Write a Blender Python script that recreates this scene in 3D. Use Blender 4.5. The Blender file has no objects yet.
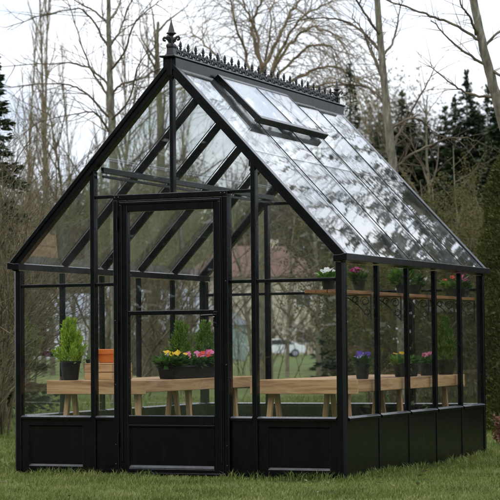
import bpy, math, random
import numpy as np
from math import sin, cos, pi, radians
from mathutils import Vector, Matrix

random.seed(7)
RNG = np.random.default_rng(11)
scene = bpy.context.scene
COL = scene.collection

# ------------------------------------------------------------------ camera model (solved from the photograph)
FPX, CX, CY, CZ = 2019.24, 7.0624, -12.1244, 0.868          # focal length in pixels of the 500 px photo, position in m
YAW, PITCH, ROLL = 0.4105, 0.0477, 0.0091
def rotm(yaw, pitch, roll):
    c, s = cos(yaw), sin(yaw); rz = np.array([[c, -s, 0], [s, c, 0], [0, 0, 1]])
    c, s = cos(pitch), sin(pitch); rx = np.array([[1, 0, 0], [0, c, -s], [0, s, c]])
    c, s = cos(roll), sin(roll); ry = np.array([[c, 0, s], [0, 1, 0], [-s, 0, c]])
    return rz @ rx @ ry
RR = rotm(YAW, PITCH, ROLL)
CAM = np.array([CX, CY, CZ])
FW = np.array([-sin(YAW), cos(YAW), 0.0]); RT = np.array([cos(YAW), sin(YAW), 0.0])
def bg(u, d):
    """ground point at distance d from the viewpoint in the direction of photo column u"""
    p = CAM + FW * d + RT * ((u - 250) / FPX * d); return (float(p[0]), float(p[1]), 0.0)
def zat(v, d, u=250):
    return CZ + (346.5 + 0.0091 * (250 - u) * -1 - v) / FPX * d
W, L, HE, HR = 2.44, 3.10, 1.458, 2.769                        # greenhouse: width, length, eave, ridge
HK = 0.406; XL, XR = 0.62, 1.81; DL, DR = 0.786, 1.635; HT = 1.295; HD = 1.896
YS = [0.665, 1.275, 1.885, 2.49]
TH = math.atan2(HR - HE, W / 2); SL = math.hypot(HR - HE, W / 2)

# ------------------------------------------------------------------ mesh helpers
class MB:
    def __init__(s): s.v = []; s.f = []
    def quad_strip(s): pass
    def box(s, x0, x1, y0, y1, z0, z1):
        return s.hexa([(x0,y0,z0),(x1,y0,z0),(x1,y1,z0),(x0,y1,z0),(x0,y0,z1),(x1,y0,z1),(x1,y1,z1),(x0,y1,z1)])
    def hexa(s, p):
        b = len(s.v); s.v += [tuple(map(float, q)) for q in p]
        s.f += [tuple(b+i for i in f) for f in ((3,2,1,0),(4,5,6,7),(0,1,5,4),(1,2,6,5),(2,3,7,6),(3,0,4,7))]
        return s
    def beam(s, p0, p1, w, h, up=(0,0,1), off=0.0):
        p0 = Vector(p0); p1 = Vector(p1); d = (p1-p0).normalized(); up = Vector(up)
        r = d.cross(up).normalized(); u = r.cross(d).normalized()
        p0 = p0 + u*off; p1 = p1 + u*off
        q = []
        for e in (-.5, .5):
            for P, sg in ((p0, 0), (p1, 0)):
                pass
        a = [p0 - r*w/2 - u*h/2, p0 + r*w/2 - u*h/2, p1 + r*w/2 - u*h/2, p1 - r*w/2 - u*h/2]
        b = [p0 - r*w/2 + u*h/2, p0 + r*w/2 + u*h/2, p1 + r*w/2 + u*h/2, p1 - r*w/2 + u*h/2]
        return s.hexa(a + b)
    def prism(s, poly, fn, d0, d1):
        n = len(poly); b = len(s.v)
        s.v += [tuple(fn(a, c, d0)) for a, c in poly] + [tuple(fn(a, c, d1)) for a, c in poly]
        s.f += [tuple(b+i for i in range(n))[::-1], tuple(b+n+i for i in range(n))]
        s.f += [(b+i, b+(i+1) % n, b+n+(i+1) % n, b+n+i) for i in range(n)]
        return s
    def tube(s, pts, rad, n=6, cap=True):
        pts = [Vector(p) for p in pts]
        if not hasattr(rad, '__len__'): rad = [rad]*len(pts)
        b = len(s.v); ref = None
        for i, p in enumerate(pts):
            d = (pts[min(i+1, len(pts)-1)] - pts[max(i-1, 0)]).normalized()
            if ref is None:
                ref = d.orthogonal().normalized()
            ref = (ref - d*ref.dot(d)).normalized(); bi = d.cross(ref)
            for k in range(n):
                a = 2*pi*k/n
                s.v.append(tuple(p + (ref*cos(a) + bi*sin(a))*rad[i]))
        for i in range(len(pts)-1):
            for k in range(n):
                k2 = (k+1) % n
                s.f.append((b+i*n+k, b+i*n+k2, b+(i+1)*n+k2, b+(i+1)*n+k))
        if cap:
            s.f.append(tuple(b+k for k in range(n))[::-1]); s.f.append(tuple(b+(len(pts)-1)*n+k for k in range(n)))
        return s
    def lathe(s, prof, c=(0,0,0), n=20, a0=0.0):
        b = len(s.v); m = len(prof)
        for r, z in prof:
            for k in range(n):
                a = a0 + 2*pi*k/n
                s.v.append((c[0]+r*cos(a), c[1]+r*sin(a), c[2]+z))
        for i in range(m-1):
            for k in range(n):
                k2 = (k+1) % n
                s.f.append((b+i*n+k, b+i*n+k2, b+(i+1)*n+k2, b+(i+1)*n+k))
        s.f.append(tuple(b+k for k in range(n))[::-1]); s.f.append(tuple(b+(m-1)*n+k for k in range(n)))
        return s

ORG = {}
def props(o, label=None, cat=None, group=None, kind=None):
    if label: o['label'] = label
    if cat: o['category'] = cat
    if group: o['group'] = group
    if kind: o['kind'] = kind
    return o
def thing(name, label, cat, loc=(0,0,0), group=None):
    o = bpy.data.objects.new(name, None); COL.objects.link(o); o.location = loc; o.empty_display_size = .1
    ORG[o] = np.array(loc, float)
    return props(o, label, cat, group)
def link(name, me, mat, parent=None, loc=None):
    o = bpy.data.objects.new(name, me); COL.objects.link(o)
    if mat is not None: me.materials.append(mat)
    if parent is not None:
        o.parent = parent; ORG[o] = ORG.get(parent, np.zeros(3))
    elif loc is not None:
        o.location = loc
    return o
def obj(name, mb, mat, parent=None, bevel=0.0, smooth=False, origin=None, seg=1):
    org = ORG[parent] if parent is not None else (np.array(origin, float) if origin is not None else np.zeros(3))
    me = bpy.data.meshes.new(name)
    v = np.array(mb.v, float) - org
    me.from_pydata(v.tolist(), [], mb.f); me.update()
    if smooth: me.polygons.foreach_set('use_smooth', [True]*len(me.polygons))
    o = link(name, me, mat, parent, None if parent is not None else tuple(org))
    ORG[o] = org
    if bevel:
        m = o.modifiers.new('bevel', 'BEVEL'); m.width = bevel; m.segments = seg; m.limit_method = 'ANGLE'; m.angle_limit = radians(40)
    return o
def mesh_np(name, v, faces, mat, parent=None, loc=None, smooth=False):
    """faces: list of int arrays (M,3) or (M,4)"""
    me = bpy.data.meshes.new(name)
    v = np.asarray(v, np.float32)
    me.vertices.add(len(v)); me.vertices.foreach_set('co', v.ravel())
    idx = np.concatenate([f.ravel() for f in faces]).astype(np.int32)
    sz = np.concatenate([np.full(len(f), f.shape[1], np.int32) for f in faces])
    st = np.concatenate([[0], np.cumsum(sz)[:-1]]).astype(np.int32)
    me.loops.add(len(idx)); me.loops.foreach_set('vertex_index', idx)
    me.polygons.add(len(sz)); me.polygons.foreach_set('loop_start', st); me.polygons.foreach_set('loop_total', sz)
    if smooth: me.polygons.foreach_set('use_smooth', np.ones(len(sz), bool))
    me.update(calc_edges=True); me.validate()
    return link(name, me, mat, parent, loc)
def nrm(a): return a / np.maximum(np.linalg.norm(a, axis=-1, keepdims=True), 1e-9)

def seg_mesh(segs, n=4):
    """segs (N,8): p0 p1 r0 r1 -> independent tapered prisms"""
    s = np.asarray(segs, float); p0, p1, r0, r1 = s[:, :3], s[:, 3:6], s[:, 6], s[:, 7]
    d = nrm(p1-p0); ref = np.tile(np.array([.37, .91, .17]), (len(s), 1))
    a = nrm(np.cross(d, ref)); b = np.cross(d, a)
    ang = 2*pi*np.arange(n)/n
    ca, sa = np.cos(ang), np.sin(ang)
    off = a[:, None, :]*ca[None, :, None] + b[:, None, :]*sa[None, :, None]
    v0 = p0[:, None, :] + off*r0[:, None, None]; v1 = (p1 + d*r1[:, None]*.3)[:, None, :] + off*r1[:, None, None]
    v = np.concatenate([v0, v1], 1).reshape(-1, 3)
    base = (np.arange(len(s))*2*n)[:, None]
    k = np.arange(n); k2 = (k+1) % n
    f = np.stack([k, k2, n+k2, n+k], 1)
    f = (base[:, :, None] + f[None]).reshape(-1, 4)
    return v, f
def join(parts):
    vs, fs, o = [], [], 0
    for v, f in parts:
        vs.append(v); fs.append(f+o); o += len(v)
    return np.concatenate(vs), np.concatenate(fs)
def leaf_mesh(c, d, up, ln, wd, fold=0.0):
    """diamond leaves: centre-base c, direction d, side = d x up"""
    d = nrm(d); s = nrm(np.cross(d, up)); nn = np.cross(s, d)
    ln = np.asarray(ln)[:, None]; wd = np.asarray(wd)[:, None]
    a = c; b = c + d*ln*.45 + s*wd*.5 + nn*wd*fold; e = c + d*ln; g = c + d*ln*.45 - s*wd*.5 + nn*wd*fold
    v = np.stack([a, b, e, g], 1).reshape(-1, 3)
    f = (np.arange(len(c))*4)[:, None] + np.arange(4)[None]
    return v, f

# ------------------------------------------------------------------ materials
def new_mat(name):
    m = bpy.data.materials.new(name); m.use_nodes = True
    nt = m.node_tree; b = nt.nodes['Principled BSDF']; return m, nt, b
def N(nt, t, **kw):
    n = nt.nodes.new(t)
    for k, v in kw.items(): setattr(n, k, v)
    return n
def ramp(nt, fac, stops):
    r = N(nt, 'ShaderNodeValToRGB'); el = r.color_ramp.elements
    el[0].position = stops[0][0]; el[0].color = (*stops[0][1], 1)
    el[1].position = stops[-1][0]; el[1].color = (*stops[-1][1], 1)
    for p, c in stops[1:-1]:
        e = el.new(p); e.color = (*c, 1)
    nt.links.new(fac, r.inputs[0]); return r.outputs[0]
def noise(nt, scale, detail=4, rough=.55, vec=None, dist=0.0):
    n = N(nt, 'ShaderNodeTexNoise'); n.inputs['Scale'].default_value = scale; n.inputs['Detail'].default_value = detail
    n.inputs['Roughness'].default_value = rough; n.inputs['Distortion'].default_value = dist
    if vec is not None: nt.links.new(vec, n.inputs['Vector'])
    return n.outputs['Fac']
def coord(nt, kind='Object', scale=(1,1,1)):
    t = N(nt, 'ShaderNodeTexCoord'); m = N(nt, 'ShaderNodeMapping'); m.inputs['Scale'].default_value = scale
    nt.links.new(t.outputs[kind], m.inputs['Vector']); return m.outputs[0]
def mat_noise(name, stops, scale=6, rough=.6, detail=5, bump=0.0, bscale=40, cscale=(1,1,1), spec=.5, rvar=0.0):
    m, nt, b = new_mat(name); vec = coord(nt, 'Object', cscale)
    c = ramp(nt, noise(nt, scale, detail, vec=vec), stops); nt.links.new(c, b.inputs['Base Color'])
    b.inputs['Roughness'].default_value = rough; b.inputs['Specular IOR Level'].default_value = spec
    if rvar:
        mr = N(nt, 'ShaderNodeMapRange'); mr.inputs['To Min'].default_value = rough-rvar; mr.inputs['To Max'].default_value = rough+rvar
        nt.links.new(noise(nt, 14, 5, vec=vec), mr.inputs['Value']); nt.links.new(mr.outputs[0], b.inputs['Roughness'])
    if bump:
        bp = N(nt, 'ShaderNodeBump'); bp.inputs['Strength'].default_value = bump; bp.inputs['Distance'].default_value = .004
        nt.links.new(noise(nt, bscale, 4, vec=vec), bp.inputs['Height']); nt.links.new(bp.outputs[0], b.inputs['Normal'])
    return m
def mat_leaf(name, stops, rough=.6, trans=.25, big=None, spec=.25):
    """colour by random per leaf (island), with a slow drift between plants"""
    m, nt, b = new_mat(name)
    g = N(nt, 'ShaderNodeNewGeometry'); fac = g.outputs['Random Per Island']
    if big:
        t = noise(nt, big, 3, vec=g.outputs['Position'])
        mr = N(nt, 'ShaderNodeMapRange'); mr.inputs['From Min'].default_value = .3; mr.inputs['From Max'].default_value = .7
        nt.links.new(t, mr.inputs['Value'])
        mx = N(nt, 'ShaderNodeMix'); mx.inputs[0].default_value = .6
        nt.links.new(fac, mx.inputs[2]); nt.links.new(mr.outputs[0], mx.inputs[3]); fac = mx.outputs[0]
    c = ramp(nt, fac, stops); nt.links.new(c, b.inputs['Base Color'])
    b.inputs['Roughness'].default_value = rough; b.inputs['Specular IOR Level'].default_value = spec
    if trans:
        tr = N(nt, 'ShaderNodeBsdfTranslucent'); nt.links.new(c, tr.inputs['Color'])
        mix = N(nt, 'ShaderNodeMixShader'); mix.inputs[0].default_value = trans
        nt.links.new(b.outputs[0], mix.inputs[1]); nt.links.new(tr.outputs[0], mix.inputs[2])
        nt.links.new(mix.outputs[0], nt.nodes['Material Output'].inputs['Surface'])
    return m
def mat_wood(name, axis):
    m, nt, b = new_mat(name)
    sc = [22, 22, 22]; sc['xyz'.index(axis)] = 1.6
    vec = coord(nt, 'Object', tuple(sc)); g = N(nt, 'ShaderNodeNewGeometry')
    add = N(nt, 'ShaderNodeVectorMath', operation='ADD'); nt.links.new(vec, add.inputs[0])
    sc2 = N(nt, 'ShaderNodeVectorMath', operation='SCALE'); sc2.inputs['Scale'].default_value = 37.0
    comb = N(nt, 'ShaderNodeCombineXYZ')
    for i in range(3): nt.links.new(g.outputs['Random Per Island'], comb.inputs[i])
    nt.links.new(comb.outputs[0], sc2.inputs[0]); nt.links.new(sc2.outputs[0], add.inputs[1])
    n1 = noise(nt, 1.0, 6, .6, add.outputs[0], .6)
    c = ramp(nt, n1, [(.25, (.19, .092, .035)), (.40, (.36, .20, .086)), (.53, (.50, .31, .15)), (.63, (.36, .195, .086)), (.8, (.26, .13, .054))])
    # knots: sparse dark rings
    vo = N(nt, 'ShaderNodeTexVoronoi'); vo.inputs['Scale'].default_value = .16
    sk = [22, 22, 22]; sk['xyz'.index(axis)] = 11
    v2 = coord(nt, 'Object', tuple(sk)); nt.links.new(v2, vo.inputs['Vector'])
    kr = ramp(nt, vo.outputs['Distance'], [(.0, (.25, .18, .14)), (.10, (.5, .42, .36)), (.16, (1, 1, 1))])
    mul = N(nt, 'ShaderNodeMix', data_type='RGBA', blend_type='MULTIPLY'); mul.inputs[0].default_value = 1
    nt.links.new(c, mul.inputs[6]); nt.links.new(kr, mul.inputs[7])
    br = N(nt, 'ShaderNodeMapRange'); br.inputs['To Min'].default_value = .75; br.inputs['To Max'].default_value = 1.12
    nt.links.new(g.outputs['Random Per Island'], br.inputs['Value'])
    m2 = N(nt, 'ShaderNodeMix', data_type='RGBA', blend_type='MULTIPLY'); m2.inputs[0].default_value = 1
    nt.links.new(mul.outputs[2], m2.inputs[6]); nt.links.new(br.outputs[0], m2.inputs[7])
    nt.links.new(m2.outputs[2], b.inputs['Base Color']); b.inputs['Roughness'].default_value = .65
    bp = N(nt, 'ShaderNodeBump'); bp.inputs['Strength'].default_value = .35; bp.inputs['Distance'].default_value = .002
    nt.links.new(n1, bp.inputs['Height']); nt.links.new(bp.outputs[0], b.inputs['Normal'])
    return m
def mat_glass(name, haze=.03, wav=.02, tint=(.93, .96, .945), wscale=2.2, f0=.045):
    m, nt, b = new_mat(name); nt.nodes.remove(b)
    lw = N(nt, 'ShaderNodeLayerWeight')
    g = N(nt, 'ShaderNodeNewGeometry')
    vec = coord(nt, 'Object', (1, 1, 1))
    bp = N(nt, 'ShaderNodeBump'); bp.inputs['Strength'].default_value = 1.0; bp.inputs['Distance'].default_value = wav
    nt.links.new(noise(nt, wscale, 2, .5, vec), bp.inputs['Height'])
    pw = N(nt, 'ShaderNodeMath', operation='POWER'); pw.inputs[1].default_value = 5
    nt.links.new(lw.outputs['Facing'], pw.inputs[0])
    fr = N(nt, 'ShaderNodeMath', operation='MULTIPLY_ADD'); fr.inputs[1].default_value = 1-f0; fr.inputs[2].default_value = f0
    nt.links.new(pw.outputs[0], fr.inputs[0])
    tr = N(nt, 'ShaderNodeBsdfTransparent'); tr.inputs['Color'].default_value = (*tint, 1)
    gl = N(nt, 'ShaderNodeBsdfGlossy'); gl.inputs['Roughness'].default_value = .004; gl.inputs['Color'].default_value = (1, 1, 1, 1)
    nt.links.new(bp.outputs[0], gl.inputs['Normal'])
    df = N(nt, 'ShaderNodeBsdfDiffuse'); df.inputs['Color'].default_value = (.62, .64, .62, 1)
    dirt = noise(nt, 3.0, 6, .65, coord(nt, 'Object', (1.2, 1.2, .55)), .8)
    dr = N(nt, 'ShaderNodeMapRange'); dr.inputs['From Min'].default_value = .42; dr.inputs['From Max'].default_value = .78
    dr.inputs['To Min'].default_value = haze*.35; dr.inputs['To Max'].default_value = haze*2.4
    nt.links.new(dirt, dr.inputs['Value'])
    m1 = N(nt, 'ShaderNodeMixShader'); nt.links.new(dr.outputs[0], m1.inputs[0]); nt.links.new(tr.outputs[0], m1.inputs[1]); nt.links.new(df.outputs[0], m1.inputs[2])
    m2 = N(nt, 'ShaderNodeMixShader'); nt.links.new(fr.outputs[0], m2.inputs[0]); nt.links.new(m1.outputs[0], m2.inputs[1]); nt.links.new(gl.outputs[0], m2.inputs[2])
    nt.links.new(m2.outputs[0], nt.nodes['Material Output'].inputs['Surface'])
    return m

BLACK = mat_noise('black_powder_coat', [(.3, (.0010, .0012, .0018)), (.7, (.0018, .0021, .0031))], 9, .27, rvar=.06, spec=.28)
WFR = mat_noise('white_window_frame', [(.3, (.6, .6, .6)), (.7, (.7, .7, .7))], 4, .5)
def add_sheen_and_dust(m, col=(.20, .205, .215), amt=.5):  # upward faces painted paler as the ledges' sky highlight, patchy like dust
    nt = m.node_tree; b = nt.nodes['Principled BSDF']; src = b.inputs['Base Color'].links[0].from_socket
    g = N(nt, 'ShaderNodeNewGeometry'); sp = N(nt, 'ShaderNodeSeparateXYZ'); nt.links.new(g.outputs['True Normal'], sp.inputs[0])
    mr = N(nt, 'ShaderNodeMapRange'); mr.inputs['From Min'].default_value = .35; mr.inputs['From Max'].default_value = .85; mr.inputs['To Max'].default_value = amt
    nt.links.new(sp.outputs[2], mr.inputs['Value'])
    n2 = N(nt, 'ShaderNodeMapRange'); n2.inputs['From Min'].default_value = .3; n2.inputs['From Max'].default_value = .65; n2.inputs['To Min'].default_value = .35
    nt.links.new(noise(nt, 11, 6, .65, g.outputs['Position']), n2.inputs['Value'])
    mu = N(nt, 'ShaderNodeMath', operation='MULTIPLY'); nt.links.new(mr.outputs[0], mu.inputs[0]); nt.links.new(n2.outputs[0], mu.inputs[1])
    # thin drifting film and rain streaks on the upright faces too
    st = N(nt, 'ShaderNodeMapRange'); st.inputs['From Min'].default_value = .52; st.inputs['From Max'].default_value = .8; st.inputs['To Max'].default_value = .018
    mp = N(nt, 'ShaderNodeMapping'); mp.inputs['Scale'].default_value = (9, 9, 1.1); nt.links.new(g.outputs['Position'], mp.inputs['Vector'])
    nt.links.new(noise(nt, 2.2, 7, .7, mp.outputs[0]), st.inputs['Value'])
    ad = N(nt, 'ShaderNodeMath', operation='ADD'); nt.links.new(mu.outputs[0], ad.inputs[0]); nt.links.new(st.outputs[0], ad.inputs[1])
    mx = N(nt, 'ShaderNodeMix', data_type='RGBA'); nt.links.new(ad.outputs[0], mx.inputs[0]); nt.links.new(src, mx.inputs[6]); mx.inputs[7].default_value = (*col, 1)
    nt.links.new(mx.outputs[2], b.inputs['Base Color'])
add_sheen_and_dust(BLACK)
BLACK_CAST = mat_noise('black_cast_metal', [(.3, (.003, .003, .004)), (.7, (.006, .006, .008))], 14, .4, bump=.2, bscale=160)
SCREW = mat_noise('screw_steel', [(.3, (.07, .07, .075)), (.7, (.12, .12, .125))], 20, .4)
GLASS = mat_glass('wall_glass', .006, .00005, (.975, .98, .975), f0=.035)
ROOF_GLASS = mat_glass('roof_glass', .062, .0004, (.95, .963, .963), 3.6, f0=.055)
WX, WY, WZ = mat_wood('cedar_board_x', 'x'), mat_wood('cedar_board_y', 'y'), mat_wood('cedar_board_z', 'z')
SHELFW = mat_noise('oiled_cedar', [(.3, (.20, .085, .03)), (.7, (.34, .16, .06))], 5, .5, cscale=(20, 1.5, 20))
POTBLK = mat_noise('black_plastic', [(.3, (.006, .006, .006)), (.7, (.011, .011, .0105))], 12, .45, rvar=.1, spec=.3)
TERRA = mat_noise('orange_plastic_pot', [(.3, (.66, .15, .018)), (.7, (.78, .2, .03))], 7, .5, bump=.05)
SOIL = mat_noise('potting_soil', [(.3, (.012, .009, .006)), (.7, (.04, .028, .018))], 60, .95, bump=.8, bscale=120)
LIME = mat_leaf('lemon_cypress', [(0, (.19, .31, .028)), (.5, (.34, .50, .05)), (1, (.52, .64, .10))], .55, .35)
DKCON = mat_leaf('green_cypress', [(0, (.07, .14, .022)), (.5, (.13, .23, .03)), (1, (.22, .33, .055))], .55, .3)
FERN = mat_leaf('fresh_leaf', [(0, (.06, .15, .02)), (.5, (.11, .24, .03)), (1, (.22, .36, .06))], .45, .35)
DGREEN = mat_leaf('primrose_leaf', [(0, (.025, .08, .015)), (.5, (.05, .13, .02)), (1, (.09, .2, .03))], .45, .3)
def petal(n, a, b_): return mat_leaf(n, [(0, a), (1, b_)], .5, .3)
YEL = petal('yellow_petal', (.75, .42, .01), (.85, .6, .03)); PINK = petal('pink_petal', (.62, .10, .25), (.75, .22, .38))
RED = petal('red_petal', (.55, .03, .03), (.7, .07, .05)); MAG = petal('magenta_petal', (.5, .03, .2), (.7, .09, .35))
PUR = petal('purple_petal', (.07, .03, .28), (.2, .11, .5)); WHT = petal('white_petal', (.7, .72, .68), (.82, .82, .8)); LPUR = petal('lilac_petal', (.3, .2, .6), (.5, .42, .75))

# ================================================================== GREENHOUSE
gh = thing('greenhouse', 'black framed glass greenhouse with steep roof, ridge cresting and paned door on the lawn', 'greenhouse', (W/2, L/2, 0))
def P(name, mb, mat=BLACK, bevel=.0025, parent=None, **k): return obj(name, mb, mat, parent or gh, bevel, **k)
PT = .06                                                    # corner post size
# corner posts: chamfered outer corner
for sx in (0, 1):
    for sy in (0, 1):
        def fn(a, b, z, sx=sx, sy=sy):
            return (W-a if sx else a, L-b if sy else b, z)
        poly = [(.018, 0), (PT-.002, 0), (PT-.002, PT-.002), (0, PT-.002), (0, .018)]
        mb = MB().prism(poly if sx == sy else poly[::-1], fn, 0, 1.404)
        P('corner_post', mb, bevel=.003)
# knee wall panels -------------------------------------------------
def panel(mb, a0, a1, z0, z1, mp, m=(.1, .1, .055, .06), d0=.008, d1=.044, rec=.014, bv=.014, ledge=.022):
    """panel between a0..a1 with a recessed field on both faces; mp(a,depth,z)->xyz"""
    b = len(mb.v)
    def ring(ia0, ia1, iz0, iz1, d): return [mp(ia0, d, iz0), mp(ia1, d, iz0), mp(ia1, d, iz1), mp(ia0, d, iz1)]
    l, r, bo, to = m
    R = [ring(a0, a1, z0, z1, d0), ring(a0+l, a1-r, z0+bo, z1-to, d0),
         ring(a0+l+bv*.5, a1-r-bv*.5, z0+bo+ledge*.5, z1-to-bv*.5, d0+rec),
         ring(a0, a1, z0, z1, d1), ring(a0+l, a1-r, z0+bo, z1-to, d1), ring(a0+l+bv*.5, a1-r-bv*.5, z0+bo+ledge*.5, z1-to-bv*.5, d1-rec)]
    for q in R: mb.v += [tuple(p) for p in q]
    def br(i, j):
        for k in range(4):
            k2 = (k+1) % 4; mb.f.append((b+4*i+k, b+4*i+k2, b+4*j+k2, b+4*j+k))
    br(0, 1); br(1, 2); br(4, 3); br(5, 4); br(3, 0)
    mb.f.append((b+8, b+9, b+10, b+11)); mb.f.append((b+23, b+22, b+21, b+20))
FM = lambda a, d, z: (a, d, z)
BM = lambda a, d, z: (a, L-d, z)
LM = lambda a, d, z: (d, a, z)
RM = lambda a, d, z: (W-d, a, z)
ZS = HK-.024
g_w = .034                                                  # gable post width
xs_f = [PT, XL-g_w/2, XL+g_w/2, DL, DR, XR-g_w/2, XR+g_w/2, W-PT]
for i in (0, 6):
    mb = MB(); panel(mb, xs_f[i], xs_f[i+1], .004, ZS, FM, (.055 if i == 0 else .07, .07 if i == 0 else .05, .062, .04)); P('knee_panel', mb, bevel=.0012)
for i in (2, 4):
    mb = MB(); mb.box(xs_f[i], xs_f[i+1], .008, .044, .004, ZS); P('knee_panel', mb)
xs_b = [PT, .6-.017, .6+.017, W/2-.017, W/2+.017, 1.84-.017, 1.84+.017, W-PT]
for i in (0, 2, 4, 6):
    mb = MB(); panel(mb, xs_b[i], xs_b[i+1], .004, ZS, BM, (.05, .05, .2, .06)); P('knee_panel', mb, bevel=.0012)
sp = .032
ys = [PT] + sum([[y-sp/2, y+sp/2] for y in YS], []) + [L-PT]
for M_ in (LM, RM):
    for i in range(0, 10, 2):
        mb = MB(); a = M_(ys[i], .008, 0); b_ = M_(ys[i+1], .044, 0)
        mb.box(min(a[0], b_[0]), max(a[0], b_[0]), a[1], b_[1], .004, ZS); P('knee_panel', mb, bevel=.0012)
def sill(a0, a1, mp, name='sill_rail'):
    pr = [(-.010, ZS+.002), (.058, ZS+.002), (.058, HK-.004), (.03, HK+.004), (.012, HK+.004), (-.010, HK-.006)]
    mb = MB(); mb.prism(pr, lambda d, z, a: mp(a, d, z), a0, a1); P(name, mb, bevel=.0015)
for i in (0, 2, 4, 6): sill(xs_f[i]+.001, xs_f[i+1]-.001, FM)
for i in (0, 2, 4, 6): sill(xs_b[i]+.001, xs_b[i+1]-.001, BM)
for M_ in (LM, RM):
    for i in range(0, 10, 2): sill(ys[i]+.001, ys[i+1]-.001, M_)
# posts ------------------------------------------------------------
def zroof(x): return HE + (x if x < W/2 else W-x)*math.tan(TH)
for x in (XL, XR):
    P('gable_post', MB().box(x-g_w/2, x+g_w/2, -.006, .048, 0, zroof(x)-.06))
P('gable_post', MB().box(W/2-.014, W/2+.014, -.002, .044, HD+.002, HR-.09))
for x in (.6, 1.84):
    P('gable_post', MB().box(x-.017, x+.017, L-.048, L+.004, 0, zroof(x)-.06))
P('gable_post', MB().box(W/2-.017, W/2+.017, L-.047, L+.003, 0, HR-.09))
for M_ in (LM, RM):
    for y in YS:
        mb = MB()
        a = M_(y-sp/2, .002, 0); b_ = M_(y+sp/2, .036, 0)
        mb.box(min(a[0], b_[0]), max(a[0], b_[0]), a[1], b_[1], 0, 1.404); P('wall_post', mb)
# rails ------------------------------------------------------------
def hbar(x0, x1, y0, y1, z0, z1, name='transom_bar'): P(name, MB().box(x0, x1, y0, y1, z0, z1))
for i in (0, 2, 4, 6):
    hbar(xs_f[i]+.001, xs_f[i+1]-.001, .004, .036, HT-.011, HT+.011)
for i in (2, 4): hbar(xs_f[i]+.001, xs_f[i+1]-.001, .004, .036, HD-.018, HD+.004)
for i in (0, 2, 4, 6): hbar(xs_b[i]+.001, xs_b[i+1]-.001, L-.036, L-.004, HT-.011, HT+.011)
for i in (2, 4): hbar(xs_b[i]+.001, xs_b[i+1]-.001, L-.036, L-.004, 2.02, 2.045)
# eave beams + gutters
for s in (0, 1):
    X = (lambda a: W-a) if s else (lambda a: a)
    pr = [(-.034, 1.416), (.062, 1.408), (.062, 1.452), (.02, 1.452), (-.02, 1.461), (-.034, 1.461)]
    mb = MB().prism(pr if not s else pr[::-1], lambda a, z, y: (X(a), y, z), -.028, L+.028); P('eave_gutter', mb)
# gable rafters (mitred prisms)
def roofpt(s, t, n):
    """s=0 left slope, 1 right slope; t along slope from eave, n above the glass plane -> x,z"""
    x = t*cos(TH) - n*sin(TH); z = HE + t*sin(TH) + n*cos(TH)
    return (W-x if s else x, z)
def rafter_poly(n0, n1, te=-.035):
    # cut by the eave and the centre line
    def tmid(n): return (W/2 + n*sin(TH))/cos(TH)
    return [(te, n0), (tmid(n0)-.0005, n0), (tmid(n1)-.0005, n1), (te, n1)]
for s in (0, 1):
    for (y0, y1) in ((-.016, .05), (L-.05, L+.016)):
        po = rafter_poly(-.047, .010)
        mb = MB()
        q = [roofpt(s, t, n) for t, n in po]
        mb.prism(q if s == 0 else q[::-1], lambda a, c, d: (a, d, c), y0, y1); P('gable_rafter', mb)
        # raised bead on the outer face
        if y0 < 0:
            po2 = rafter_poly(-.012, .014, -.038); q = [roofpt(s, t, n) for t, n in po2]
            mb = MB().prism(q if s == 0 else q[::-1], lambda a, c, d: (a, d, c), -.026, -.0165); P('rafter_trim', mb, bevel=.002)
    for y in YS:
        po = rafter_poly(-.05, -.004, .025); q = [roofpt(s, t, n) for t, n in po]
        q[1] = (q[1][0], q[1][1]); 
        mb = MB().prism(q if s == 0 else q[::-1], lambda a, c, d: (a, d, c), y-(.010 if s else .016), y+(.010 if s else .016)); P('glazing_bar', mb)
        po = [(.0, .009), (SL-.09, .009), (SL-.09, .015), (.0, .015)]; q = [roofpt(s, t, n) for t, n in po]
        mb = MB().prism(q if s == 0 else q[::-1], lambda a, c, d: (a, d, c), y-.004, y+.004); P('glazing_cap', mb, bevel=.001)
    # purlin: two parallel bars under the glazing bars
    t = .62/cos(TH); x, z = roofpt(s, t, -.07)
    P('purlin', MB().box(x-.012, x+.012, .052, L-.052, z-.02, z+.02))
    x, z = roofpt(s, t-.03, -.10)
    P('purlin', MB().box(x-.006, x+.006, .053, L-.053, z-.01, z+.008))
# ridge
P('ridge_beam', MB().box(W/2-.018, W/2+.018, -.029, L+.03, HR-.085, HR+.030))
P('ridge_cap', MB().box(W/2-.058, W/2+.058, -.062, L+.045, HR+.033, HR+.046), bevel=.004)
P('ridge_skirt', MB().box(W/2-.047, W/2+.047, -.024, L+.024, HR-.050, HR+.0325))
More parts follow.
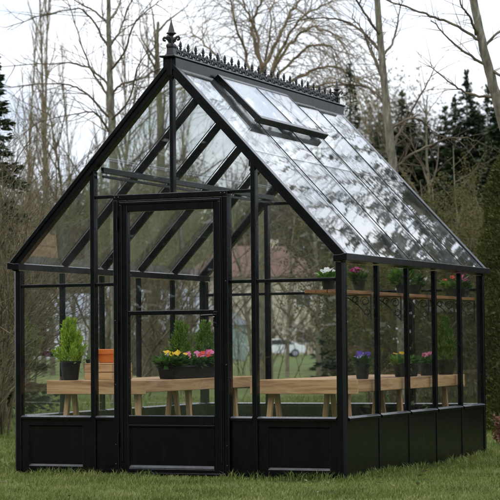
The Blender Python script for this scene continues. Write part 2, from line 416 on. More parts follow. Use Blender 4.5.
# cresting
ZC = HR+.046
mb = MB(); mb.box(W/2-.008, W/2+.008, .03, L-.03, ZC+.0005, ZC+.010)
mb.box(W/2-.006, W/2+.006, .03, L-.03, ZC+.050, ZC+.058)
nu = 25; pit = (L-.06)/nu
def arc(y, z, r, a0, a1, n=7, ry=1.0): return [(W/2, y+r*ry*cos(a0+(a1-a0)*i/(n-1)), z+r*sin(a0+(a1-a0)*i/(n-1))) for i in range(n)]
for k in range(nu+1):
    y = .03+pit*k
    if 0 < k < nu:
        mb.tube([(W/2, y, ZC+.05), (W/2, y, ZC+.085), (W/2, y, ZC+.104), (W/2, y, ZC+.122)], [.007, .008, .010, .0015], 6)
        mb.tube([(W/2, y-.021, ZC+.093), (W/2, y-.008, ZC+.084), (W/2, y+.008, ZC+.084), (W/2, y+.021, ZC+.093)], [.004, .0075, .0075, .004], 6)
        mb.lathe([(.002, -.008), (.011, -.003), (.011, .003), (.002, .008)], (W/2, y, ZC+.070), 8)
    if k < nu:
        yc = y+pit/2
        mb.tube(arc(yc, ZC+.010, .040, 0, pi, 9, pit/2/.040), .0075, 5)
        mb.tube(arc(yc, ZC+.050, .038, 0, -pi, 9, pit/2/.038), .0075, 5)
        mb.tube(arc(yc, ZC+.03, .013, 0, 2*pi, 9), .007, 5)
        mb.tube([(W/2, yc-.02, ZC+.058), (W/2, yc, ZC+.072), (W/2, yc+.02, ZC+.058)], [.006, .008, .006], 5)
P('ridge_cresting', mb, BLACK_CAST, 0)
def finial(y, k=1.0):
    mb = MB(); c = (W/2, y, ZC+.0006)
    mb.lathe([(.046*k, 0), (.046*k, .008*k), (.034*k, .014*k), (.031*k, .05*k), (.036*k, .062*k), (.036*k, .072*k), (.026*k, .082*k)], c, 4, pi/4)
    mb.lathe([(.02*k, .08*k), (.014*k, .09*k), (.013*k, .13*k), (.018*k, .138*k), (.032*k, .146*k), (.032*k, .151*k), (.022*k, .158*k), (.017*k, .178*k), (.010*k, .204*k), (.005*k, .222*k), (.001*k, .245*k)], c, 12)
    for a in range(4):
        an = a*pi/2; pts = []
        for (q, zz) in ((.012, .084), (.017, .100), (.027, .112), (.040, .122), (.051, .124), (.057, .116), (.055, .106), (.046, .102), (.041, .108)):
            pts.append((c[0]+q*k*cos(an), c[1]+q*k*sin(an), c[2]+zz*k))
        mb.tube(pts, [.008*k, .009*k, .009*k, .009*k, .009*k, .0085*k, .008*k, .007*k, .005*k], 6)
    P('finial', mb, BLACK_CAST, 0, smooth=False)
finial(.01, 1.04); finial(L-.01, .84)
# glass ------------------------------------------------------------
def pane_x(x0, x1, z0, z1, y, name='glass_pane', parent=None): P(name, MB().box(x0, x1, y-.002, y+.002, z0, z1), GLASS, 0, parent)
def pane_poly(poly, y, name='glass_pane'):
    P(name, MB().prism(poly, lambda a, c, d: (a, d, c), y-.002, y+.002), GLASS, 0)
zg = lambda x: zroof(x)-.055
for y, xs_, xm, xn in ((.024, xs_f, DL, DR), (L-.024, xs_b, None, None)):
    for i in (0, 6):
        pane_x(xs_[i]+.001, xs_[i+1]-.001, HK+.004, HT-.012, y)
        a, b_ = xs_[i]+.001, xs_[i+1]-.001
        pane_poly([(a, HT+.012), (b_, HT+.012), (b_, zg(b_)), (a, zg(a))], y)
    for i in (2, 4):
        a, b_ = xs_[i]+.001, xs_[i+1]-.001
        pane_x(a, b_, HK+.004, HT-.012, y)
        if xm:
            pane_x(a, b_, HT+.012, HD-.019, y)
        else:
            pane_x(a, b_, HT+.012, 2.019, y)
            pane_poly([(a, 2.046), (b_, 2.046), (b_, zg(b_)), (a, zg(a))], y)
    if xm:
        for a, b_ in ((XL+g_w/2+.001, W/2-.015), (W/2+.015, XR-g_w/2-.001)):
            pane_poly([(a, HD+.006), (b_, HD+.006), (b_, zg(b_)), (a, zg(a))], y)
for s, M_ in ((0, LM), (1, RM)):
    for i in range(0, 10, 2):
        a = M_(ys[i]+.001, .026, 0); b_ = M_(ys[i+1]-.001, .030, 0)
        P('glass_pane', MB().box(min(a[0], b_[0]), max(a[0], b_[0]), a[1], b_[1], HK+.004, 1.399), GLASS, 0)
yr = [.052] + YS + [L-.052]
TV = .46                                                    # roof vent length down the slope
for s in (0, 1):
    for i in range(5):
        y0, y1 = yr[i]+.004, yr[i+1]-.004
        top = SL-.06
        if s == 1 and i in (1, 2): top = SL-TV
        for (t0, t1, n) in ((.0, .97, .0), (.95, top, .0062)):
            tl = random.uniform(-.0025, .0025); tw = random.uniform(-.0018, .0018)
            pts = []
            for nn in (-.002, .002):
                for (t, y) in ((t0, y0), (t1, y0), (t1, y1), (t0, y1)):
                    x, z = roofpt(s, t, n+nn+(tl if y == y0 else -tl)+(tw if t == t0 else -tw)); pts.append((x, y, z))
            P('roof_pane', MB().hexa(pts if s else pts), ROOF_GLASS, 0)
# roof vent, hinged at the ridge and propped a little open
vent_ang = radians(2.2)
def ventpt(t, n):
    """t measured down from the hinge"""
    t0, n0 = SL-.055, .020
    tt = t0 - t*cos(vent_ang) - n*sin(vent_ang)*0; nn = n0 + t*sin(vent_ang) + n
    return roofpt(1, tt, nn)
y0, y1 = .60, 1.86
def vbar(mb, t0, t1, ya, yb, n0, n1):
    pts = []
    for n in (n0, n1):
        for (t, y) in ((t0, ya), (t1, ya), (t1, yb), (t0, yb)):
            x, z = ventpt(t, n); pts.append((x, y, z))
    mb.hexa(pts)
vent = MB(); vbar(vent, 0, TV, y0, y0+.036, -.010, .029); vbar(vent, 0, TV, y1-.014, y1, -.010, .027)
vbar(vent, TV-.03, TV+.004, y0-.004, y1+.004, -.018, .032); vbar(vent, 0, .03, y0+.0365, y1-.0145, -.010, .027)
ym = (y0+y1)/2; vbar(vent, .0305, TV-.0305, ym-.008, ym+.008, -.010, .027)
vo = P('roof_vent', vent)
vp = MB(); vbar(vp, .031, TV-.031, y0+.037, ym-.0085, .020, .024); vbar(vp, .031, TV-.031, ym+.0085, y1-.015, .020, .024)
P('vent_pane', vp, ROOF_GLASS, 0, vo)
vs = MB(); x, z = roofpt(1, SL-TV-.05, -.045)
vs.box(x-.02, x+.02, YS[0]+.017, YS[2]-.017, z-.02, z+.02); P('vent_sill', vs)
# door -------------------------------------------------------------
df = MB()
fo, fi = -.022, .05
df.box(DL+.001, DL+.036, fo, fi, 0, HD-.0355); df.box(DR-.036, DR-.001, fo, fi, 0, HD-.0355); df.box(DL+.001, DR-.001, fo-.002, fi, HD-.035, HD+.001)
fr_o = P('door_frame', df, bevel=.004)
for x in (DL+.018, DL+.046, DR-.046, DR-.018):
    sc = MB().tube([(x, fo-.002, HD-.014), (x, fo-.006, HD-.014)], .0035, 8); P('screw', sc, SCREW, 0, fr_o)
for x, zz in ((DL+.016, .22), (DL+.016, .09), (DR-.016, .22), (DR-.016, .09), (DL+.016, 1.05), (DR-.016, 1.3), (DR-.016, .75), (DL+.016, .62)):
    sc = MB().tube([(x, fo, zz), (x, fo-.004, zz)], .003, 8); P('screw', sc, SCREW, 0, fr_o)
dl0, dr0, zt, zb = DL+.039, DR-.039, HD-.038, .035
st = .068
d = MB()
yo, yi = -.020, .030
d.box(dl0, dl0+st, yo, yi, zb, zt); d.box(dr0-st, dr0, yo, yi, zb, zt)
d.box(dl0+st+.0005, dr0-st-.0005, yo+.0005, yi-.0005, zt-.078, zt)
d.box(dl0+st+.0005, dr0-st-.0005, yo+.0005, yi-.0005, .352, HK+.008)
d.box(dl0+st+.0005, dr0-st-.0005, yo+.0005, yi-.0005, zb, .062)
# stepped moulding round the leaf
door = P('door', d, bevel=.004)
mo = MB()
for (a, b_, c, e) in ((dl0+.012, dl0+.030, .10, zt-.0305), (dr0-.030, dr0-.012, .10, zt-.0305)): mo.box(a, b_, yo-.008, yo-.0005, c, e)
mo.box(dl0+.012, dr0-.012, yo-.008, yo-.0005, zt-.030, zt-.012); P('moulding', mo, BLACK, .003, door)
pm = MB(); panel(pm, dl0+st+.001, dr0-st-.001, .0625, .3515, FM, (.004, .004, .004, .012), d0=yo+.002, d1=yi-.002, rec=.014, bv=.012, ledge=.03); P('bottom_panel', pm, BLACK, .001, door)
P('mid_rail', MB().box(dl0+st+.0006, dr0-st-.0006, yo+.004, yi-.004, 1.083, 1.112), BLACK, .003, door)
P('glass_pane', MB().box(dl0+st+.001, dr0-st-.001, .003, .007, HK+.009, 1.0825), GLASS, 0, door)
P('glass_pane', MB().box(dl0+st+.001, dr0-st-.001, .003, .007, 1.1125, zt-.0785), GLASS, 0, door)
hd = MB(); hx = dr0-st+.012
hd.box(hx-.012, hx+.016, yo-.006, yo-.0008, 1.0, 1.10); hd.tube([(hx, yo-.005, 1.075), (hx, yo-.045, 1.075), (hx-.02, yo-.05, 1.075), (hx-.085, yo-.048, 1.072)], [.008, .008, .008, .007], 8)
hd.tube([(hx, yo-.006, 1.02), (hx, yo-.012, 1.02)], .010, 10); P('handle', hd, BLACK, .0015, door)
P('latch', MB().tube([(dr0-st+.006, yo, 1.072), (dr0-st+.006, yo-.010, 1.072)], .009, 10), WFR, 0, door)
P('threshold', MB().box(DL+.038, DR-.038, -.012, .046, 0, .0315))
for zz in (.25, 1.0, 1.7): P('hinge', MB().tube([(DL+.0375, fo-.007, zz-.045), (DL+.0375, fo-.007, zz+.045)], .006, 8), BLACK, 0, door)
# shelf along the right wall with scroll brackets
SZ = 1.232
sh = MB()
for i in range(3): sh.box(2.14+.08*i, 2.14+.08*i+.076, .07, 3.04, SZ-.022, SZ-.0005)
shelf = P('shelf', sh, SHELFW, .002)
for y in YS + [3.0]:
    b = MB(); x1 = 2.384; zt2 = SZ-.0225
    b.box(x1-.006, x1, y-.009, y+.009, zt2-.17, zt2-.0065); b.box(x1-.20, x1, y-.009, y+.009, zt2-.006, zt2)
    def sc_arc(cx, cz, r, a0, a1, n=14, dec=.0):
        return [(cx+r*(1-dec*i/(n-1))*cos(a0+(a1-a0)*i/(n-1)), y, cz+r*(1-dec*i/(n-1))*sin(a0+(a1-a0)*i/(n-1))) for i in range(n)]
    b.tube(sc_arc(x1-.045, zt2-.045, .034, pi, -1.6*pi, 18, .6), .0045, 5)
    b.tube(sc_arc(x1-.115, zt2-.035, .027, 0, 2.4*pi, 18, .6), .0045, 5)
    b.tube(sc_arc(x1-.035, zt2-.115, .027, pi*.5, -1.9*pi, 18, .6), .0045, 5)
    b.tube([(x1-.195, y, zt2-.008), (x1-.15, y, zt2-.03), (x1-.09, y, zt2-.075), (x1-.05, y, zt2-.12), (x1-.004, y, zt2-.165)], .0045, 5)
    P('scroll_bracket', b, BLACK_CAST, 0, shelf)

# ================================================================== BENCHES
def bench(label, x0, x1, y0, y1, zt=.64):
    t = thing('potting_bench', label, 'bench', ((x0+x1)/2, (y0+y1)/2, 0), 'cedar potting benches along the greenhouse walls')
    n = 5; w = (x1-x0-.04)/n
    mb = MB()
    for i in range(n): mb.box(x0+.02+w*i, x0+.02+w*i+w-.006, y0+.02, y1-.02, zt-.026, zt-.002+random.uniform(-.002, .002))
    obj('tabletop', mb, WY, t, .003)
    bh = .093
    obj('apron', MB().box(x0, x1, y0, y0+.019, zt-bh, zt+.003), WX, t, .003); obj('apron', MB().box(x0, x1, y1-.019, y1, zt-bh, zt+.001), WX, t, .003)
    for a in (x0+.001, x1-.02): obj('apron', MB().box(a, a+.019, y0+.0195, y1-.0195, zt-bh+.012, zt+.0005), WY, t, .003)
    for yy, lean in ((y0+.13, -.05), ((y0+y1)/2, .04), (y1-.13, .05)):
        for xx, lx in ((x0+.12, -.055), (x1-.12, .055)):
            obj('leg', MB().beam((xx+lx, yy-.05, .0), (xx, yy-.022, zt-.028), .034, .034, (1, 0, 0)), WZ, t, .003)
            obj('leg', MB().beam((xx-lx*.75, yy+.09, .0), (xx-lx*.1, yy+.0235, zt-.028), .034, .032, (1, 0, 0)), WZ, t, .003)
        obj('stretcher', MB().box(x0+.1, x1-.1, yy-.018, yy+.018, zt-.075, zt-.03), WX, t, .002)
    return t
BLX = (.12, .885); BRX = (1.61, 2.384)
bench('left cedar potting bench carrying the crate, flower tray and three cypresses', *BLX, .25, 2.15)
bench('right cedar potting bench along the side wall carrying four small pots', *BRX, .38, 2.72)
ZB = .641
# crate + pots on left bench
cr = thing('wooden_crate', 'rough low wooden crate on the left bench under the orange pot', 'crate', (.415, .60, ZB+.003))
mb = MB(); cx0, cx1, cy0, cy1, cz = .31, .53, .45, .76, ZB+.003
for zz in (0, .054):
    mb.box(cx0, cx1, cy0, cy0+.016, cz+zz, cz+zz+.05)
obj('front_boards', mb, WX, cr, .003)
mb = MB()
for zz in (0, .054): mb.box(cx0, cx1, cy1-.016, cy1, cz+zz, cz+zz+.05)
obj('back_boards', mb, WX, cr, .003)
for a in (cx0, cx1-.016):
    mb = MB()
    for zz in (0, .054): mb.box(a+.0005, a+.0155, cy0+.0165, cy1-.0165, cz+zz, cz+zz+.05)
    obj('side_boards', mb, WY, cr, .003)
obj('lid', MB().box(cx0+.001, cx1-.001, cy0+.001, cy1-.001, cz+.105, cz+.116), WX, cr, .003)

def pot_mesh(r, h, n=24, rib=False, taper=.76, rim=.014):
    rb = r*taper
    return MB().lathe([(rb*.9, 0), (rb, .003), (r*.97, h-rim-.004), (r*.97, h-rim), (r*1.05, h-rim), (r*1.05, h), (r*.97, h), (r*.93, h-.012)], (0, 0, 0), n)
def soil_mesh(r, h, n=20): return MB().lathe([(.001, h-.016), (r*.94, h-.014), (r*.94, h-.012), (.001, h-.008)], (0, 0, 0), n)
def soft_cone(name, mat, parent, z0, h, r, n, seed, ll=.035, shape=.8):
    g = np.random.default_rng(seed)
    # several upright sprays, each a plume of short scale-leaves
    c, d, u, ln = [], [], [], []
    ns = 46
    for k in range(ns):
        t = g.uniform(0, .82)**1.1; a = g.uniform(0, 2*pi)
        rad = r*(1-t)**shape*(.55+.45*g.uniform())
        base = np.array([cos(a)*rad*.35, sin(a)*rad*.35, z0+h*t*.8]); tip = np.array([cos(a)*rad*1.05, sin(a)*rad*1.05, z0+h*min(1, t+.24)+g.uniform(-.01, .02)])
        m = n//ns
        s = g.uniform(.1, 1, m)[:, None]
        pos = base + (tip-base)*s + g.normal(0, .012, (m, 3))*(1.15-s*.8)
        dr = nrm(tip-base)[None] + g.normal(0, .45, (m, 3)) + np.array([0, 0, .25])
        c.append(pos); d.append(dr); u.append(g.normal(0, 1, (m, 3))); ln.append(g.uniform(.5, 1.15, m)*ll*(1.1-.4*s[:, 0]))
    # leader
    m = n//14; s = g.uniform(0, 1, m)[:, None]
    c.append(np.array([0, 0, z0+h*.55]) + np.array([0, 0, h*.45])*s + g.normal(0, .014, (m, 3))*(1.1-s)); d.append(g.normal(0, .45, (m, 3))+np.array([0, 0, 1.0])); u.append(g.normal(0, 1, (m, 3))); ln.append(g.uniform(.5, 1, m)*ll)
    c, d, u, ln = map(np.concatenate, (c, d, u, ln))
    v, f = leaf_mesh(c, d, u, ln, ln*.30)
    return mesh_np(name, v, [f], mat, parent)
def potted(name, label, cat, loc, r, h, mat=POTBLK, group=None):
    t = thing(name, label, cat, loc, group); ORG[t] = np.zeros(3)
    obj('pot', pot_mesh(r, h), mat, t, smooth=False); obj('soil', soil_mesh(r, h), SOIL, t)
    return t
def leaves(name, mat, parent, z0, r, h, n, seed, ll=.05, lw=.4, up=.8, off=(0, 0)):
    g = np.random.default_rng(seed)
    a = g.uniform(0, 2*pi, n); q = np.sqrt(g.uniform(0, 1, n))
    c = np.stack([off[0]+np.cos(a)*q*r*.55, off[1]+np.sin(a)*q*r*.55, z0+g.uniform(0, 1, n)*h*.6], 1)
    d = np.stack([np.cos(a)*(.3+q), np.sin(a)*(.3+q), g.uniform(.0, 1.4, n)*up], 1) + g.normal(0, .25, (n, 3))
    ln = ll*g.uniform(.6, 1.2, n)
    v, f = leaf_mesh(c, d, np.tile([0, 0, 1.], (n, 1))+g.normal(0, .3, (n, 3)), ln, ln*lw, .12)
    return mesh_np(name, v, [f], mat, parent)
def flower(parent, x, y, z, r, mat, seed, tilt=None):
    """one bloom of five broad petals facing up and outward"""
    g = np.random.default_rng(seed); ax = nrm(np.array([g.normal(0, .5), g.normal(-.45, .3), 1.0])) if tilt is None else nrm(np.array(tilt, float))
    e1 = nrm(np.cross(ax, [0.3, 1, .1])); e2 = np.cross(ax, e1)
    v, f = [], []; o = np.array([x, y, z])
    for k in range(5):
        a = 2*pi*k/5+g.uniform(-.15, .15); dd = e1*cos(a)+e2*sin(a); ss = np.cross(ax, dd)
        b = len(v)
        v += [o+ax*.001*k, o+dd*r*.55+ss*r*.52+ax*(r*.18), o+dd*r*1.0+ss*r*.3+ax*r*.22, o+dd*r*1.0-ss*r*.3+ax*r*.22, o+dd*r*.55-ss*r*.52+ax*(r*.18)]
        f.append([b, b+1, b+2, b+3, b+4])
    m = MB(); m.v = [tuple(q) for q in v]; m.f = [tuple(q) for q in f]
    return obj('flower', m, mat, parent)

# three cypresses on the left bench, one on the right
t = potted('potted_conifer', 'bright lime green cone cypress in black pot on near end of left bench', 'potted plant', (.20, .45, ZB), .072, .135, group='small potted cypresses')
soft_cone('foliage', LIME, t, .11, .315, .135, 6500, 3, .032)
t = potted('potted_conifer', 'left one of two green cypresses behind the flower tray in doorway', 'potted plant', (.45, 1.75, ZB), .075, .13, group='small potted cypresses')
soft_cone('foliage', DKCON, t, .11, .295, .12, 4200, 4, .034)
t = potted('potted_conifer', 'right one of two green cypresses behind the flower tray in doorway', 'potted plant', (.53, 2.0, ZB), .075, .13, group='small potted cypresses')
soft_cone('foliage', DKCON, t, .11, .305, .11, 4200, 5, .034)
t = potted('potted_conifer', 'dim narrow cypress in black pot at far end of right bench', 'potted plant', (2.295, 2.53, ZB), .075, .115, group='small potted cypresses')
soft_cone('foliage', DKCON, t, .10, .33, .10, 4200, 6, .034)
# orange pot on the crate
t = thing('flower_pot', 'empty bright orange flower pot with thick rim standing on the wooden crate', 'flower pot', (.385, .645, ZB+.12)); ORG[t] = np.zeros(3)
obj('pot', MB().lathe([(.05, 0), (.056, .004), (.072, .060), (.081, .060), (.084, .066), (.085, .093), (.079, .097), (.073, .088), (.057, .02), (.001, .018)], (0, 0, 0), 32), TERRA, t)
t = potted('potted_plant', 'small green leafy seedling pot in front of the orange pot on crate', 'potted plant', (.330, .470, ZB+.12), .015, .025)
leaves('foliage', FERN, t, .02, .025, .05, 50, 8, .028)
# black flower tray
tr = thing('planter_tray', 'long black planter tray of yellow, pink and red primroses on left bench', 'planter', (.745, 1.29, ZB)); ORG[tr] = np.zeros(3)
hl, hw = .42, .07
mb = MB(); mb.hexa([(-hw*.8, -hl*.97, 0), (hw*.8, -hl*.97, 0), (hw*.8, hl*.97, 0), (-hw*.8, hl*.97, 0), (-hw, -hl, .080), (hw, -hl, .080), (hw, hl, .080), (-hw, hl, .080)])
mb.box(-hw-.008, hw+.008, -hl-.008, hl+.008, .0805, .090)
obj('tray', mb, POTBLK, tr, .003)
obj('soil', MB().box(-hw*.9, hw*.9, -hl*.95, hl*.95, .0855, .0945), SOIL, tr)
g = np.random.default_rng(21)
for k, (yy, mt) in enumerate(((-.38, YEL), (-.26, YEL), (.0, PINK), (.18, RED), (.36, PINK))):
    leaves('foliage', DGREEN, tr, .088, .13, .07, 210, 30+k, .07, .5, .7, (0, yy))
for k, (yy, mt, n) in enumerate(((-.40, YEL, 10), (-.27, YEL, 9), (-.08, PINK, 6), (.03, PINK, 5), (.16, RED, 8), (.30, PINK, 7), (.41, MAG, 9))):
    for i in range(n):
        flower(tr, float(g.uniform(-.04, .075)), yy*.95+float(g.uniform(-.055, .055)), .168+float(g.uniform(-.02, .025)), .020, mt, 100*k+i)
# right bench pots and shelf pots
def flowerpot(name, label, loc, r, h, leafm, blooms, seed, lr=.07, lh=.07, nl=130, ll=.06, group='small flower pots'):
    t = potted(name, label, 'potted plant', loc, r, h, POTBLK, group)
    leaves('foliage', leafm, t, h-.02, lr, lh, nl, seed, ll)
    g = np.random.default_rng(seed+500)
    for mt, n in blooms:
        ox, oy = g.uniform(-.015, .015, 2)
        for i in range(n):
            flower(t, float(ox+g.uniform(-.045, .045)), float(oy+g.uniform(-.045, .045)), h+lh*.75+float(g.uniform(-.012, .022)), .021, mt, seed*17+i)
    return t
ON = 'pots along the right bench'; SHG = 'pots on the high shelf'
XB = 2.27
flowerpot('pansy_pot', 'purple and lilac pansies in black pot at near end of right bench', (2.30, .70, ZB), .052, .10, DGREEN, [(PUR, 9), (LPUR, 5)], 41, group=ON)
flowerpot('primrose_pot', 'yellow primrose with bright leaves in black pot, midway along right bench', (2.285, 1.53, ZB), .055, .10, FERN, [(YEL, 3)], 42, .10, .075, group=ON)
flowerpot('primrose_pot', 'dark leafy pot without flowers directly behind the yellow primrose', (2.30, 1.73, ZB), .05, .10, DGREEN, [], 43, .07, .05, group=ON)
flowerpot('primrose_pot', 'pink primrose in black pot beside the far cypress on right bench', (2.30, 2.06, ZB), .058, .09, DGREEN, [(PINK, 8)], 44, .09, .08, group=ON)
XS = 2.26
flowerpot('primrose_pot', 'white flowers with lime leaves in pot at near end of high shelf', (2.24, .24, SZ), .045, .075, FERN, [(WHT, 7)], 51, .085, .06, 120, group=SHG)
flowerpot('primrose_pot', 'magenta flowers in small pot on the shelf just behind corner post', (2.26, .76, SZ), .045, .09, DGREEN, [(MAG, 10)], 52, .075, .07, group=SHG)
flowerpot('fern_pot', 'bright green bushy pot without flowers in middle of high shelf', (2.27, 1.62, SZ), .05, .085, FERN, [], 53, .11, .12, 260, .075, group=SHG)
flowerpot('fern_pot', 'darker green low pot beside the bushy one on high shelf', (2.28, 1.88, SZ), .05, .08, DGREEN, [], 54, .09, .09, 200, .06, group=SHG)
flowerpot('primrose_pot', 'pale red primrose in pot second from far end of high shelf', (2.27, 2.76, SZ), .05, .08, FERN, [(RED, 3)], 55, .09, .08, 150, group=SHG)
flowerpot('primrose_pot', 'magenta and white primrose in pot at far end of high shelf', (2.305, 2.94, SZ), .05, .08, DGREEN, [(MAG, 8), (WHT, 1)], 56, .08, .08, group=SHG)

# ================================================================== GROUND
m, nt, b = new_mat('lawn_ground')
g_ = N(nt, 'ShaderNodeNewGeometry')
c = ramp(nt, noise(nt, .35, 8, .65, g_.outputs['Position']), [(.3, (.055, .078, .022)), (.5, (.085, .112, .031)), (.7, (.125, .135, .046))])
nt.links.new(c, b.inputs['Base Color']); b.inputs['Roughness'].default_value = .95; b.inputs['Specular IOR Level'].default_value = .1
LAWN = m
n = 60
mb = MB(); mb.v = [(-700, -300, 0), (500, -300, 0), (500, 900, 0), (-700, 900, 0)]; mb.f = [(0, 1, 2, 3)]
props(obj('ground', mb, LAWN), kind='structure')
# grass blades
GRASS = mat_leaf('grass_blade', [(0, (.045, .064, .014)), (.3, (.09, .122, .024)), (.6, (.14, .18, .036)), (.8, (.195, .21, .055)), (1, (.31, .27, .13))], .5, .3, big=2.2, spec=.3)
def grass(name, areas, label, seed):
    g = np.random.default_rng(seed); P0 = []; Hs = []
    for (d0, d1, mar, dens, h) in areas:
        n = int(dens*(d1-d0)*((d0+d1)*.13+2*mar)); dd = g.uniform(d0, d1, n); la = g.uniform(-1, 1, n)*(dd*.13+mar)
        p = CAM[None]+FW[None]*dd[:, None]+RT[None]*la[:, None]; p[:, 2] = 0
        # clumps: thin out and shorten by smooth waves
        w = .5+.25*np.sin(p[:, 0]*3.1+np.sin(p[:, 1]*2.3)*2)+.25*np.sin(p[:, 1]*4.3+1+np.sin(p[:, 0]*1.7)*2)
        keep = (g.uniform(0, 1, n) < .35+.65*w) & ~((p[:, 0] > .0) & (p[:, 0] < W) & (p[:, 1] > .0) & (p[:, 1] < L))
        P0.append(p[keep]); Hs.append((h*(.55+.6*w)*g.uniform(.5, 1.25, n))[keep])
    # longer unmown blades along the foot of the walls
    for (xa, ya, xb, yb, m_) in ((-.03, -.06, W+.04, -.05, 1500), (W+.05, -.02, W+.06, L, 1500), (-.06, -.05, -.05, L, 600)):
        q = g.uniform(0, 1, m_); pp = np.stack([xa+(xb-xa)*q+g.normal(0, .03, m_), ya+(yb-ya)*q+g.normal(0, .03, m_), 0*q], 1)
        ok = ~((pp[:, 0] > -.015) & (pp[:, 0] < W+.015) & (pp[:, 1] > -.03) & (pp[:, 1] < L))
        P0.append(pp[ok]); Hs.append((.075*(.3+.7*(.5+.5*np.sin(q*43+np.sin(q*17)*3)))*g.uniform(.4, 1.1, m_))[ok])
    p = np.concatenate(P0); h = np.concatenate(Hs); n = len(p)
    a = g.uniform(0, 2*pi, n); wd = g.uniform(.0018, .0036, n)*(1+.04*0)
    dist = np.linalg.norm(p-CAM, axis=1); wd = wd*np.maximum(1, dist/16)
    s = np.stack([np.cos(a), np.sin(a), 0*a], 1)*wd[:, None]; la = g.uniform(0, 2*pi, n); bend = h*g.uniform(.1, .9, n)
    bd = np.stack([np.cos(la), np.sin(la), 0*la], 1)*bend[:, None]; up = np.array([0, 0, 1.])[None]*h[:, None]
    mid = p+up*.6+bd*.3; tip = p+up*.92+bd
    v = np.stack([p-s, p+s, mid+s*.8, mid-s*.8, tip], 1).reshape(-1, 3)
    o = (np.arange(n)*5)[:, None]
    f4 = o+np.array([0, 1, 2, 3])[None]; f3 = o+np.array([3, 2, 4])[None]
    return props(mesh_np(name, v, [f4, f3], GRASS), label, 'grass', kind='stuff')
grass('lawn_grass', [(10.6, 14.5, 1.2, 5200, .034), (14.5, 20, 1.5, 1900, .045), (20, 34, 2, 300, .07)], 'short rough lawn grass in front of and around the greenhouse', 5)

# a few dead leaves on the grass
g = np.random.default_rng(88); n = 60; dd = g.uniform(11.2, 15, n); la = g.uniform(-1, 1, n)*(dd*.13+.4)
p = CAM[None]+FW[None]*dd[:, None]+RT[None]*la[:, None]; p[:, 2] = g.uniform(.025, .04, n)
ok = ~((p[:, 0] > -.1) & (p[:, 0] < W+.1) & (p[:, 1] > -.1) & (p[:, 1] < L+.1)); p = p[ok]; n = len(p)
v, f = leaf_mesh(p, np.stack([g.normal(0, 1, n), g.normal(0, 1, n), g.normal(0, .3, n)], 1), np.tile([0, 0, 1.], (n, 1))+g.normal(0, .3, (n, 3)), g.uniform(.025, .05, n), g.uniform(.015, .03, n), .2)
props(mesh_np('fallen_leaves', v, [f], mat_leaf('fallen_leaf', [(0, (.09, .06, .03)), (.5, (.15, .105, .06)), (1, (.22, .17, .11))], .8, .1)), 'scattered dead brown leaves lying on the lawn', 'leaves', kind='stuff')
# ================================================================== TREES
BARK = mat_noise('grey_brown_bark', [(.28, (.045, .038, .028)), (.45, (.11, .095, .068)), (.58, (.16, .145, .10)), (.72, (.27, .26, .215))], 11, .9, bump=.6, bscale=30, cscale=(2, 2, .6))
MOSSB = mat_noise('mossy_bark', [(.3, (.07, .062, .042)), (.5, (.13, .115, .07)), (.72, (.19, .175, .105))], 9, .9, bump=.6, bscale=30, cscale=(2, 2, .7))
TWIG = mat_leaf('twig_bark', [(0, (.05, .038, .026)), (.5, (.095, .072, .046)), (1, (.15, .12, .08))], .8, 0)
WTWIG = mat_leaf('willow_twig', [(0, (.10, .075, .04)), (.5, (.17, .13, .07)), (1, (.24, .19, .11))], .8, 0)
BRUSH = mat_leaf('dry_brush', [(0, (.058, .046, .024)), (.5, (.12, .097, .05)), (1, (.215, .176, .096))], .85, .1)
DRYLEAF = mat_leaf('dry_leaf', [(0, (.07, .05, .022)), (.5, (.12, .088, .04)), (1, (.19, .145, .07))], .8, .25)
OLIVE = mat_leaf('olive_leaf', [(0, (.034, .04, .014)), (.5, (.082, .08, .024)), (1, (.175, .13, .04))], .8, .25, big=.6)
SPRUCE = mat_leaf('spruce_needle', [(0, (.016, .03, .016)), (.5, (.032, .052, .024)), (1, (.062, .08, .034))], .7, .1, big=.5)
CEDAR = mat_leaf('cedar_spray', [(0, (.022, .028, .008)), (.5, (.062, .068, .015)), (1, (.14, .13, .03))], .65, .25, big=1.6)
RUST = mat_leaf('russet_leaf', [(0, (.07, .03, .018)), (.5, (.13, .055, .034)), (1, (.2, .1, .06))], .7, .3)

def vadd(a, b, k=1.0): return (a[0]+b[0]*k, a[1]+b[1]*k, a[2]+b[2]*k)
def vn(a):
    l = math.sqrt(a[0]*a[0]+a[1]*a[1]+a[2]*a[2]) or 1; return (a[0]/l, a[1]/l, a[2]/l)
def side_dir(d, ang, az):
    d = Vector(d); e = d.orthogonal().normalized(); f = d.cross(e)
    q = d*cos(ang)+(e*cos(az)+f*sin(az))*sin(ang); return tuple(q)
def grow(S, p, d, Ln, r, lv, cfg, rg):
    c = cfg[lv]; n = max(3, int(Ln/c['step'])); st = Ln/n; r1 = r*c.get('tip', .25)
    for i in range(n):
        t = i/n; tr = c.get('trop', 0.); tr = tr(t) if callable(tr) else tr
        wg = c.get('wig', .1)
        d = vn((d[0]+rg.gauss(0, wg), d[1]+rg.gauss(0, wg), d[2]+rg.gauss(0, wg)+tr*st))
        q = vadd(p, d, st)
        if q[2] < .02: return
        ra, rb = r+(r1-r)*t, r+(r1-r)*(i+1)/n
        S[lv if lv < 2 else 2].append((*p, *q, ra, rb))
        if lv+1 < len(cfg) and t >= c.get('from', .2):
            k = c['kids']*st; m = int(k)+(rg.random() < k-int(k))
            for _ in range(m):
                cc = cfg[lv+1]; ang = rg.uniform(*c['ang'])
                dd = side_dir(d, ang, rg.uniform(0, 2*pi))
                if 'bias' in cc: dd = vn(vadd(dd, cc['bias']))
                ll = rg.uniform(*cc['len'])*(1-c.get('shrink', .6)*t)
                grow(S, vadd(p, d, st*rg.random()), dd, ll, min(ra*.75, cc['r']*rg.uniform(.7, 1.2)), lv+1, cfg, rg)
        p = q
